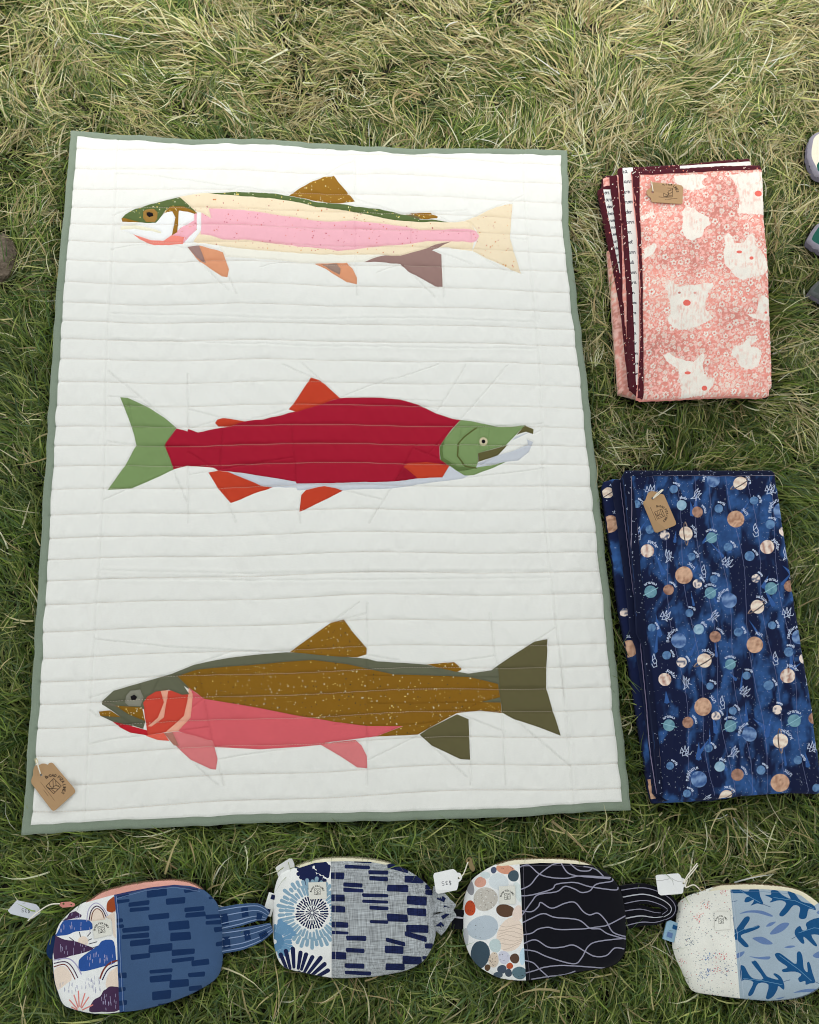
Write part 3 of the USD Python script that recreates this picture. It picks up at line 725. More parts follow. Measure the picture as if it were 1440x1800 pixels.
# the quilting thread: short stitches along every line, cream
tm = Mesh()
uu = np.arange(0.013, QW - 0.013, 0.0042)
for k in range(1, NLINE):
    v = np.full_like(uu, k / NLINE * QH)
    for _ in range(6):
        vl = v + 0.0035 * np.sin(uu * 7.3 + 0.6) + 0.0018 * np.sin(uu * 17 + v * 6) + 0.004 * np.sin(v * 31) + np.interp(uu, np.linspace(0, QW, 7), [0, -.0015, -.002, .0005, .001, .0, 0])
        v = v - (vl - k / NLINE * QH)
    xy = np.stack([uu, v], 1) - _mid[:2]
    d = np.gradient(xy, axis=0); d /= np.linalg.norm(d, axis=1, keepdims=True)
    n = np.stack([-d[:, 1], d[:, 0]], 1)
    keep = shapely.contains_xy(Q_IN, xy[:, 0], xy[:, 1])
    xy, d, n = xy[keep], d[keep], n[keep]
    if not len(xy):
        continue
    a, b = 0.0011, 0.00026
    q = np.stack([xy - d * a - n * b, xy + d * a - n * b, xy + d * a + n * b, xy - d * a + n * b], 1).reshape(-1, 2)
    z = np.repeat(QF(xy[:, 0], xy[:, 1]), 4) + 0.0006
    i = np.arange(len(xy)) * 4
    tm.add(np.column_stack([q, z]), np.vstack([np.stack([i, i + 1, i + 2], 1), np.stack([i, i + 2, i + 3], 1)]), (0, 0, 1), srgb(226, 212, 198))
quilt.part('quilting_thread', tm, M_THREAD, kind='stuff')
# ------------------------------------------------------------------ the stall's canopy, behind and above the photographer: it shades the near lawn from half of the sky
tent = Thing('canopy_tent', 'white market stall canopy on four metal legs behind the camera', 'canopy', (0.15, -1.87, 0))
tx0, tx1, ty0, ty1, tz = -1.45, 1.75, -3.2, -0.55, 2.12
apex = np.array([0.15, -1.87, 2.75])
co = np.array([[tx0, ty0, tz], [tx1, ty0, tz], [tx1, ty1, tz], [tx0, ty1, tz]])
m = Mesh()
for i in range(4):
    a, b = co[i], co[(i + 1) % 4]
    n = np.cross(b - a, apex - a); n /= np.linalg.norm(n)
    m.add([a, b, apex], [[0, 1, 2]], n, srgb(226, 226, 222))
    lo = [0, 0, -0.24]
    o = np.cross(b - a, [0, 0, 1.0]); o /= np.linalg.norm(o)
    m2 = Mesh().add([a + lo, b + lo, b, a], [[0, 1, 2], [0, 2, 3]], o, srgb(226, 226, 222))
    tent.part('valance', m2, M_CLOTH)
tent.part('roof', m, M_CLOTH)
for p in co:
    q = p + (apex - p) * [.02, .02, 0]
    tent.part('leg', Mesh().tube([[q[0], q[1], 0], [q[0], q[1], tz - .01]], .018, srgb(190, 192, 196), 8), M_METAL)

# ------------------------------------------------------------------ tags


def oriented(pts_px, z):
    return proj(np.array(pts_px), z)


def flat_field(geom, z0, seed=0, amp=0.0006, tilt=(0, 0)):
    F = Field(geom.bounds, 0.0008, pad=0.006)
    cx, cy = geom.centroid.x, geom.centroid.y
    F.A = z0 + (F.X - cx) * tilt[0] + (F.Y - cy) * tilt[1] + amp * 4 * F.noise(25, seed + 30, 2)
    return F


def rounded(pts, r, q=4):
    g = Polygon(pts)
    return g.buffer(-r, join_style='mitre').buffer(r, quad_segs=q)


KRAFT, STAMP = srgb(176, 142, 104), srgb(62, 44, 32)


def lay_tag(name, label, group, outline, hole, prints, z0, color, strings, tilt=(0, 0), pin=None, thick=0.0007, string_col=None):
    """a card tag lying at height z0 with its print, its hole and its string"""
    g = outline.difference(disc(*hole, 2.2 if color is KRAFT else 2.0, n=10))
    w = to_world(g, z0)
    F = flat_field(w, z0, seed=int(abs(hole[0])), tilt=tilt)
    c = w.centroid
    t = Thing(name, label, 'tag', (c.x, c.y, z0), group)
    m = Mesh()
    lay(m, [(g, color)] + [(p.intersection(g), col) for p, col in prints], F, 0.004, zproj=z0)
    m.skirt(w, F, thick, color * .9)
    t.part('card', m, M_CARD)
    for s in strings:
        p2 = np.array(smooth_open([a[:2] for a in s], 6)); zz = np.array(smooth_open([(a[2], 0) for a in s], 6))[:, 0]
        pts = np.column_stack([np.vstack([proj(p, float(z)) for p, z in zip(p2, zz)]), zz])
        t.part('string', Mesh().tube(pts, 0.00085, string_col if string_col is not None else srgb(228, 222, 208), 6), M_THREAD)
    if pin:
        p2 = np.array(smooth_open([a[:2] for a in pin], 6)); zz = np.array(smooth_open([(a[2], 0) for a in pin], 6))[:, 0]
        pts = np.column_stack([np.vstack([proj(p, float(z)) for p, z in zip(p2, zz)]), zz])
        t.part('safety_pin', Mesh().tube(pts, 0.0007, srgb(190, 176, 140), 6), M_METAL)
    return t


# kraft tag on the fish quilt (crop at (50, 1330), 16 times)
K1 = T(50, 1330, 16.0)
o = poly(K1((130, 380), (170, 270), (260, 225), (310, 235), (370, 200), (430, 195), (480, 205), (540, 230), (580, 185), (640, 170), (690, 190), (1290, 900), (1312, 960), (1300, 1020), (760, 1510), (700, 1530), (650, 1500), (90, 770), (70, 680), (95, 600), (125, 520)))
zt = 0.0455
lay_tag('hang_tag', 'brown kraft tag pinned at the lower left corner of the fish quilt', None, o, K1((355, 520))[0],
        logo(*K1((710, 830))[0], 20 * 0.95, math.radians(45), STAMP) + [(tiny_print(*K1((340, 715))[0], *K1((735, 1235))[0]), STAMP * 1.6), (tiny_print(*K1((430, 940))[0], *K1((560, 1115))[0]), STAMP * 1.6)],
        zt, KRAFT, [[(63.5, 1336, .047), (67, 1347, .050), (71, 1360, .047)]], pin=[(61.5, 1334, .0455), (63, 1341, .048), (66.5, 1340, .048), (64, 1333, .0455)])

K2 = T(1120, 850, 14.4)
o2 = poly(K2((215, 420), (240, 330), (280, 240), (320, 205), (380, 195), (480, 215), (520, 250), (570, 275), (620, 270), (670, 290), (690, 330), (980, 980), (985, 1030), (950, 1065), (530, 1235), (480, 1230), (445, 1200), (165, 520), (160, 460)))
ZB1 = 0.078
TAG_BLUE = (o2, K2)
K3 = T(1130, 300, 14.4)
o3 = poly(K3((200, 430), (245, 300), (280, 285), (850, 345), (985, 370), (1025, 420), (1020, 520), (1005, 830), (960, 845), (250, 795), (215, 770), (205, 690), (140, 640), (95, 560), (110, 490)))

# ------------------------------------------------------------------ folded quilts


def slab_field(w, z0, r=0.009, depth=0.010, amp=0.004, seed=1, quilt_lines=None):
    F = Field(w.bounds, 0.001)
    d = F.depth(w)
    F.A = z0 + amp * F.noise(9, seed, 2) + 0.0018 * F.noise(40, seed + 3, 3) + rolloff(d, r, depth)
    return F, d


def folded_layer(t, name, px, z0, regions, body, thick=0.011, cell=0.003, seed=1, extra=None, parent=None, amp=0.004, mat=None):
    w = to_world(px, z0)
    F, d = slab_field(w, z0, amp=amp, seed=seed)
    if extra is not None:
        F.A = F.A + extra(F, d)
        F.A = ndimage.gaussian_filter(F.A, 0.6)
    m = Mesh()
    lay(m, [(px, body)] + [(g.intersection(px), c) for g, c in regions], F, cell, zproj=z0)
    m.skirt(w, F, thick, (regions[0][1] if False else (body if not callable(body) else srgb(60, 60, 80))), inset=0.002)
    return t.part(name, m, mat or M_CLOTH, parent=parent), F, w


G_ = T(1040, 260, 3.6)
MAROON = srgb(78, 28, 38)
PDOT = [srgb(248, 220, 210), srgb(222, 130, 110), srgb(240, 200, 190)]
PINKBASE = srgb(226, 142, 132)

_fr = np.random.default_rng(31)
L1p = poly(G_((262, 132), (560, 118), (820, 106), (1070, 102), (1084, 130), (1092, 200), (1100, 420), (1118, 640), (1130, 800), (1138, 1040), (1150, 1300), (1156, 1500), (1140, 1520), (1138, 1556), (1080, 1566), (900, 1558), (700, 1568), (500, 1578), (330, 1583), (300, 1570), (318, 1200), (318, 900), (300, 550), (275, 300)))
in1 = poly(G_((304, 170), (560, 160), (830, 148), (1080, 140), (1200, 130), (1300, 1700), (330, 1700), (330, 1200), (327, 900), (318, 640), (305, 400)))
# flowers printed on the pink cloth
bx0, by0, bx1, by1 = L1p.bounds
keepf, tr = np.zeros((0, 2)), np.zeros(0)
for r in np.concatenate([np.linspace(7.0, 3.8, 900), np.linspace(3.8, 1.5, 3200)]):
    p = np.array([_fr.uniform(bx0, bx1), _fr.uniform(by0, by1)])
    if not len(tr) or (np.hypot(*(keepf - p).T) > 0.93 * (r + tr)).all():
        keepf, tr = np.vstack([keepf, p]), np.append(tr, r)
keepf, tr = np.array(keepf), np.array(tr)
ftree = cKDTree(keepf)
fang = _fr.uniform(0, 6, len(keepf)); fk = _fr.integers(5, 9, len(keepf)); ftone = _fr.uniform(0, 1, len(keepf))


def world_px(x, y, z):
    d = (np.column_stack([x, y, np.full(len(x), z)]) - CAM) @ RC.T
    return d[:, :2] / d[:, 2:] * FPX + [720, 900]


def floral(x, y, z=0.085):
    p = world_px(x, y, z)
    dd, ii = ftree.query(p, k=2)
    r = dd / tr[ii]
    k = np.argmin(r, 1); a = np.arange(len(p))
    i, rr = ii[a, k], r[a, k]
    th = np.arctan2(p[:, 1] - keepf[i, 1], p[:, 0] - keepf[i, 0])
    lob = rr / (0.88 + 0.12 * np.cos(th * fk[i] + fang[i]))
    big = meshkit.fbm(np.column_stack([p * 0.018, np.zeros(len(p))]), 3, 5)[:, None]
    fine = meshkit.fbm(np.column_stack([p * 0.33, np.ones(len(p))]), 3, 8)[:, None]
    ground = srgb(227, 150, 138) * (1 - fine * .0) * (1 + 0.55 * (big - .5)) + np.where(fine > 0.56, 0.30, np.where(fine > .5, .13, 0.0)) * np.array([.9, .75, .72])
    petal = srgb(249, 219, 209) + (ftone[i][:, None] - .5) * np.array([.05, .16, .16])
    vein = (np.cos(th * fk[i] + fang[i]) < -0.55)[:, None]
    petal = np.where(vein & (lob > .45)[:, None], petal * [.95, .72, .70], petal)
    c = np.where((lob < 1.0)[:, None], petal, ground)
    c = np.where(((lob > 0.88) & (lob < 1.06))[:, None], srgb(218, 132, 120), c)
    c = np.where((rr < 0.28)[:, None], np.where((ftone[i] > .5)[:, None], srgb(214, 116, 104), srgb(240, 184, 168)), c)
    c = c * (1 + 0.35 * (big - .5))
    return np.clip(c, .02, .82)


ANS, ANR = srgb(232, 206, 196), srgb(224, 110, 98)


def ANW(x, y):
    p = world_px(x, y, 0.085)
    f = meshkit.fbm(np.column_stack([p * [.5, .16], np.ones(len(p))]), 2, 31)
    g = meshkit.fbm(np.column_stack([p * .08, np.ones(len(p))]), 2, 33)
    k = np.clip((f - .49) * 5, 0, 1)[:, None] * np.clip((g - .3) * 2.2, 0.1, 1)[:, None]
    return srgb(240, 226, 217) * (1 - k) + k * srgb(228, 190, 178)


def furry(g, seed):
    g = shapely.segmentize(g, 2.2)
    p = np.array(g.exterior.coords)[:-1]
    R = np.random.default_rng(seed)
    return Polygon(p + R.normal(0, .55, p.shape)).buffer(0)



bear = poly(G_((462, 850), (485, 832), (520, 850), (545, 880), (600, 865), (680, 862), (720, 850), (770, 850), (778, 870), (745, 905), (728, 950), (722, 1020), (770, 1075), (735, 1100), (660, 1135), (600, 1150), (540, 1140), (500, 1110), (486, 1080), (505, 1030), (495, 960), (480, 900)))
animals = [
    (bear, [((605, 978), 25, 20, ANR), ((557, 915), 9, 7, srgb(190, 120, 110)), ((655, 915), 9, 7, srgb(220, 160, 150)), ((480, 856), 9, 13, ANS)]),
    (poly(G_((840, 560), (865, 535), (890, 560), (905, 600), (960, 600), (990, 560), (1010, 540), (1035, 570), (1040, 620), (1075, 650), (1105, 700), (1120, 760), (1090, 800), (1020, 815), (960, 835), (915, 815), (880, 770), (845, 730), (835, 660), (848, 610))), [((936, 657), 18, 9, ANR), ((1010, 648), 10, 10, ANS), ((1013, 696), 13, 11, ANR), ((866, 580), 8, 16, ANS), ((1008, 575), 9, 18, ANS)]),
    (poly(G_((870, 175), (940, 165), (1085, 150), (1100, 300), (1100, 420), (1000, 420), (920, 410), (938, 330), (925, 250))), [((1055, 290), 24, 19, ANR), ((990, 228), 12, 10, ANS), ((1045, 225), 10, 8, ANS)]),
    (poly(G_((575, 400), (600, 370), (640, 380), (690, 410), (740, 440), (755, 480), (715, 510), (700, 560), (640, 580), (600, 570), (575, 520), (580, 460))), [((690, 455), 10, 12, ANS), ((610, 390), 14, 8, ANS)]),
    (poly(G_((520, 175), (700, 165), (730, 180), (690, 220), (730, 250), (640, 270), (560, 250), (530, 210))), []),
    (poly(G_((455, 1310), (490, 1290), (520, 1320), (600, 1345), (650, 1350), (700, 1300), (730, 1310), (700, 1370), (720, 1440), (780, 1460), (770, 1500), (720, 1560), (570, 1575), (565, 1480), (550, 1400), (480, 1350))), [((610, 1422), 20, 10, ANR), ((715, 1520), 18, 16, ANR)]),
    (poly(G_((880, 1310), (900, 1260), (960, 1240), (1000, 1190), (1045, 1180), (1050, 1215), (1000, 1255), (1060, 1260), (1075, 1310), (1060, 1380), (990, 1400), (940, 1380), (920, 1330))), [((948, 1278), 11, 9, ANS), ((1098, 1280), 12, 14, ANR)]),
    (poly(G_((1060, 940), (1090, 930), (1140, 960), (1140, 1090), (1050, 1085), (980, 1050), (1040, 1050), (1055, 1000))), [((1097, 995), 10, 11, ANS), ((1105, 1040), 9, 8, ANR)]),
    (poly(G_((330, 640), (400, 600), (415, 620), (390, 670), (335, 700))), []),
    (poly(G_((310, 430), (390, 400), (400, 415), (350, 445), (312, 452))), []),
]
REG = [(in1, lambda x, y: floral(x, y, 0.085))]
for body, feats in animals:
    body = furry(body, int(body.area))
    REG.append((body.intersection(in1), ANW))
    b = body.intersection(in1)
    for (x, y), a, c, col in feats:
        REG.append((disc(*G_((x, y))[0], a / 3.6, c / 3.6, n=10).intersection(b), col))


def quilted_diag(F, d):
    p = (F.X * 0.62 + F.Y * 1.0)
    s = np.abs(((F.X * 0.64 - F.Y * 0.77) / 0.028) % 1 - 0.5) * 0.028
    return 0.0010 * (1 - np.clip(1 - s / 0.009, 0, 1) ** 2) - .0010 + 0.0026 * F.noise(30, 4, 2)


bz = [0.038, 0.047, 0.057, 0.069, 0.082]
cP = to_world(L1p, bz[4]).centroid
pq = Thing('folded_quilt', 'folded pink quilt printed with white animals and flowers with maroon dotted binding', 'folded quilt', (cP.x, cP.y, 0.02))
L5p = poly(G_((105, 640), (400, 600), (1060, 600), (1145, 1500), (1120, 1560), (330, 1583), (180, 1545), (150, 1200), (128, 880)))
L4p = poly(G_((48, 250), (72, 238), (76, 178), (105, 160), (600, 200), (1040, 200), (1130, 1500), (1100, 1550), (330, 1575), (240, 1500), (195, 1050), (120, 620), (70, 360)))
L3p = poly(G_((122, 165), (200, 148), (700, 130), (1040, 120), (1130, 1500), (1110, 1552), (330, 1575), (255, 1505), (222, 1100), (196, 800), (172, 560), (148, 380), (128, 240)))
L2p = poly(G_((178, 112), (300, 108), (600, 90), (880, 62), (1005, 55), (1018, 80), (1125, 1500), (1110, 1555), (330, 1578), (255, 1510), (240, 1000), (205, 500), (188, 250)))


def maroon_dots(g, seed, k=0.016):
    return [(g, MAROON)] + scatter_dots(g, int(g.area * k), 0.5, 1.15, PDOT, seed)


def hand_strip(p0, p1, w0, w1, words, seed, n=22):
    R = random.Random(seed)
    out = []
    for i in range(n):
        f = (i + .3) / n
        x = p0[0] + (p1[0] - p0[0]) * f; y = p0[1] + (p1[1] - p0[1]) * f
        w = w0 + (w1 - w0) * f
        g, l = write_line(R.choice(words), x - w * .42, y, 7.0 * (.5 + .5 * w / w0), -0.06, 1.1, 0.1)
        out.append(g)
    return unary_union(out)


WORDS = ['ura', 'lidi', 'nom', 'ia', 'box', 'der', 'lo', 'on', 'ire', 'ann', 'sol', 'er']
st2 = poly(G_((197, 125), (262, 118), (272, 300), (288, 600), (300, 900), (302, 1200), (298, 1500), (282, 1500), (272, 1200), (258, 900), (232, 560), (212, 330)))
top2 = poly(G_((560, 112), (800, 98), (1010, 84), (1022, 100), (1022, 130), (560, 140)))
w2 = hand_strip(G_((228, 140))[0], G_((290, 1480))[0], 17, 5, WORDS, 3, 21).intersection(st2)
st4 = poly(G_((75, 262), (130, 262), (150, 500), (172, 640), (190, 800), (178, 790), (160, 700), (120, 500), (92, 360)))
w4 = hand_strip(G_((102, 280))[0], G_((178, 760))[0], 14, 3, WORDS, 9, 11).intersection(st4)
pk_strip3 = poly(G_((160, 165), (172, 165), (205, 500), (222, 900), (232, 1300), (222, 1300), (205, 900), (188, 500)))
pk_strip3b = poly(G_((78, 185), (122, 185), (126, 236), (80, 240)))
INK = srgb(54, 54, 70)
folded_layer(pq, 'folded_layer', L5p, bz[0], [(L5p, lambda x, y: floral(x, y, bz[0]) * [1, 1.1, 1.08])], srgb(232, 190, 176), seed=5, amp=.002)
folded_layer(pq, 'folded_layer', L4p, bz[1], maroon_dots(L4p.intersection(poly(G_((0, 0), (300, 0), (300, 1700), (0, 1700)))), 61) + [(pk_strip3b, lambda x, y: floral(x, y, bz[1])), (st4, WHITE), (w4, INK)], MAROON, seed=6, amp=.002)
folded_layer(pq, 'folded_layer', L3p, bz[2], maroon_dots(L3p.intersection(poly(G_((0, 0), (300, 0), (300, 1700), (0, 1700)))), 62) + [(pk_strip3, lambda x, y: floral(x, y, bz[2]))], MAROON, seed=7, amp=.002)
folded_layer(pq, 'folded_layer', L2p, bz[3], maroon_dots(L2p.intersection(poly(G_((0, 0), (340, 0), (340, 1700), (0, 1700)))).union(L2p.intersection(poly(G_((300, 0), (1200, 0), (1200, 140), (300, 140))))), 63) + [(st2, WHITE), (top2, WHITE), (w2, INK)], MAROON, seed=8, amp=.002)
band1 = L1p.difference(in1)
p1, F1, W1 = folded_layer(pq, 'top_layer', L1p, bz[4], REG, srgb(226, 150, 140), cell=0.0016, seed=9, amp=.009, extra=quilted_diag, thick=0.013)
# its binding lies proud of the cloth
bf = Field(W1.bounds, 0.001); bf.A = F1(bf.X, bf.Y) + 0.0012
mb = Mesh(); lay(mb, maroon_dots(band1, 64), bf, 0.004, zproj=bz[4]); pq.part('binding', mb, M_CLOTH, parent=p1)
for L, z in zip((L5p, L4p, L3p, L2p, L1p), bz):
    FOOT.append(to_world(L, 0.03))
lay_tag('hang_tag', 'brown kraft tag lying flat on the folded pink quilt', None, o3, K3((252, 535))[0],
        logo(*K3((645, 545))[0], 15.5, math.radians(4), STAMP) + [(tiny_print(*K3((410, 662))[0], *K3((870, 712))[0], 1.0), STAMP * 1.5), (tiny_print(*K3((565, 730))[0], *K3((720, 742))[0], .8), STAMP * 1.4)],
        bz[4] + 0.0045, KRAFT, [[(1145.5, 319, .087), (1147, 328, .091), (1148.3, 336, .088)]], pin=[(1144, 317, .0865), (1145, 322, .089), (1147, 320, .088)])

# ---- blue folded quilt with planets
Hc = T(1050, 800, 1440 / 390); Ic = T(1080, 1100, 4.0)
NAVY, NAVYB = srgb(22, 29, 58), srgb(18, 24, 50)
L1b = poly(Hc((172, 122), (190, 95), (700, 92), (1130, 90), (1162, 108), (1168, 150), (1200, 330), (1225, 560), (1262, 790), (1300, 1000)) + [(1412, 1130), (1424, 1210), (1436, 1300), (1452, 1392), (1440, 1396)] + Ic((1200, 1178), (900, 1200), (700, 1222), (400, 1240), (330, 1190), (300, 900), (255, 500), (220, 150)) + Hc((270, 1150), (245, 800), (215, 500), (190, 250)))
in1b = poly(Hc((222, 138), (500, 138), (850, 135), (1160, 135), (1400, 140)) + [(1520, 1500)] + Ic((355, 1500), (345, 1190), (322, 900), (280, 500), (240, 150)) + Hc((320, 1150), (290, 850), (262, 500), (235, 250)))
L2b = poly(Hc((105, 175), (120, 150), (300, 150), (1150, 150)) + [(1405, 1130), (1432, 1330), (1440, 1390)] + Ic((800, 1210), (330, 1238), (285, 1180), (262, 900), (215, 500), (165, 150)) + Hc((225, 1150), (195, 850), (150, 500)))
L3b = poly(Hc((38, 200), (50, 165), (110, 148), (1150, 160)) + [(1405, 1140), (1436, 1380)] + Ic((700, 1232), (285, 1252), (262, 1200), (232, 1000), (170, 620), (120, 300), (78, 60)) + Hc((150, 1000), (112, 700), (72, 440)))
bzb = [0.046, 0.060, 0.076]


def nebula(x, y, z=0.076):
    p = world_px(x, y, z)
    q = np.column_stack([p[:, 0] * 0.030, p[:, 1] * 0.012, np.zeros(len(p))])
    q[:, 0] += 0.9 * meshkit.fbm(q * 1.7 + 5, 2, 4); q[:, 1] += 0.9 * meshkit.fbm(q * 1.7 + 9, 2, 6)
    a = meshkit.fbm(q * 1.7, 4, 12)
    b = meshkit.fbm(np.column_stack([p * 0.17, np.ones(len(p))]), 3, 3)
    k = np.clip((a - 0.475) / 0.15, 0, 1)[:, None] * (0.35 + 1.0 * b[:, None])
    return srgb(20, 28, 60) * (1 - k) + k * srgb(48, 84, 138)


_pr = np.random.default_rng(77)
PL = []
for kind, its in {
    'neptune': [(757, 160, 45), (1195, 360, 50), (857, 943, 50)], 'saturn': [(933, 180, 43), (575, 510, 45), (1040, 985, 45)],
    'mars': [(652, 368, 36), (462, 875, 34), (1250, 850, 36)], 'jupiter': [(905, 412, 55), (562, 780, 57)], 'stripe': [(325, 622, 43), (1103, 597, 45)],
    'moon': [(436, 522, 33), (650, 835, 30), (1030, 800, 28), (1210, 495, 32)], 'teal': [(745, 535, 36), (345, 888, 40), (735, 895, 38), (1130, 865, 40)],
    'pale': [(547, 325, 33), (660, 1130, 33)], 'earth': [(495, 222, 27), (255, 320, 25), (795, 343, 28), (340, 485, 28), (852, 597, 28), (612, 660, 25), (990, 655, 32), (757, 805, 26), (598, 1025, 26), (355, 1120, 26), (912, 1150, 28), (1022, 292, 26), (1122, 450, 30), (1135, 1105, 26)],
}.items():
    for x, y, r in its:
        PL.append((kind,) + Hc((x, y))[0] + (r / (1440 / 390),))
for kind, its in {
    'neptune': [(455, 103, 54), (955, 762, 52), (600, 1080, 57), (1300, 78, 50)], 'mars': [(708, 78, 40), (518, 680, 40), (867, 1048, 43), (1400, 650, 40)],
    'jupiter': [(985, 135, 58), (625, 570, 63), (1167, 1105, 65)], 'saturn': [(632, 245, 50), (1170, 810, 52), (790, 1200, 45)], 'stripe': [(355, 378, 46), (1220, 352, 52)],
    'moon': [(475, 257, 36), (718, 635, 32), (1148, 590, 33), (1335, 232, 35)], 'teal': [(815, 272, 38), (385, 700, 42), (820, 705, 43), (1265, 668, 45)],
    'earth': [(370, 207, 30), (933, 350, 28), (672, 425, 26), (1090, 418, 33), (838, 597, 28), (668, 862, 28), (395, 985, 28), (1030, 1015, 32), (1290, 945, 30), (1228, 185, 33), (515, 1180, 28), (1420, 1140, 28)], 'pale': [(745, 990, 36)],
}.items():
    for x, y, r in its:
        PL.append((kind,) + Ic((x, y))[0] + (r / 4.0,))
NAME = {'neptune': 'nepsune', 'saturn': 'saturn', 'mars': 'venus', 'jupiter': 'sun', 'stripe': 'jupiter', 'moon': 'moon', 'teal': 'uranus', 'pale': 'pluto', 'earth': 'earth'}
NAME['neptune'] = 'neptune'
STAR = srgb(196, 206, 228)


def planet(kind, x, y, r, k):
    """printed planet: the disc with its bands, ring or flecks, and its name round the rim"""
    R = np.random.default_rng(int(x * 7 + y))
    th = R.uniform(-.35, .35) + (1.45 if kind in ('stripe',) else 0)
    c0, c1 = {'neptune': ((128, 156, 196), (58, 88, 142)), 'saturn': ((238, 220, 206), (206, 178, 160)), 'mars': ((182, 142, 122), (120, 84, 72)), 'jupiter': ((212, 174, 148), (160, 118, 96)),
              'stripe': ((232, 216, 204), (168, 124, 110)), 'moon': ((232, 216, 206), (78, 88, 116)), 'teal': ((118, 160, 174), (82, 126, 148)), 'pale': ((160, 188, 206), (122, 158, 184)), 'earth': ((106, 142, 182), (54, 88, 138))}[kind]
    c0, c1 = srgb(*c0), srgb(*c1)
    ca, sa = math.cos(th), math.sin(th)

    def col(wx, wy, x=x, y=y):
        p = world_px(wx, wy, 0.076) - [x, y]
        u, v = p[:, 0] * ca + p[:, 1] * sa, -p[:, 0] * sa + p[:, 1] * ca
        n = meshkit.fbm(np.column_stack([p * 0.28, np.full(len(p), x)]), 3, 2)
        if kind in ('neptune', 'saturn', 'stripe'):
            f = 0.5 + 0.5 * np.sin(v / r * (5.5 if kind == 'neptune' else 6.5) + 5 * (n - .5) + x)
            f = f ** (1.0 if kind == 'neptune' else 2.2)
        elif kind == 'moon':
            f = (n > 0.56).astype(float)
        else:
            f = np.clip((n - .38) * 3, 0, 1)
        return c0 + (c1 - c0) * f[:, None]
    d = disc(x, y, r, n=22, wob=0.012, seed=x)
    out = []
    if kind == 'saturn':
        ra = {0: -.55, 1: 1.5, 2: -.62}[k % 3]
        ring = disc(x, y, r * 1.75, r * .38, a=ra, n=28).difference(disc(x, y, r * 1.5, r * .2, a=ra, n=28))
        half = Polygon([(x + 3 * r * math.cos(ra), y + 3 * r * math.sin(ra)), (x - 3 * r * math.cos(ra), y - 3 * r * math.sin(ra)), (x - 3 * r * math.cos(ra) + 3 * r * math.sin(ra), y - 3 * r * math.sin(ra) - 3 * r * math.cos(ra)), (x + 3 * r * math.cos(ra) + 3 * r * math.sin(ra), y + 3 * r * math.sin(ra) - 3 * r * math.cos(ra))])
        out += [(ring, srgb(150, 130, 122)), (d, col), (ring.difference(half), srgb(96, 84, 84))]
    elif kind == 'teal':
        ra = R.choice([-.55, .25, -.5])
        out += [(d, col), (stroke([(x - 1.35 * r * math.cos(ra), y - 1.35 * r * math.sin(ra)), (x + 1.35 * r * math.cos(ra), y + 1.35 * r * math.sin(ra))], 1.1), srgb(150, 190, 204))]
    else:
        out.append((d, col))
    h = max(5.2, r * .62)
    a0 = {'neptune': 3.0, 'teal': None}.get(kind, R.uniform(-1.9, -0.9))
    if a0 is None:
        a0 = -2.3
    out.append((write_arc(NAME[kind], x, y, r * 1.22 + 1, a0, h * .8, w=.95, track=.1).difference(d), STAR))
    return out


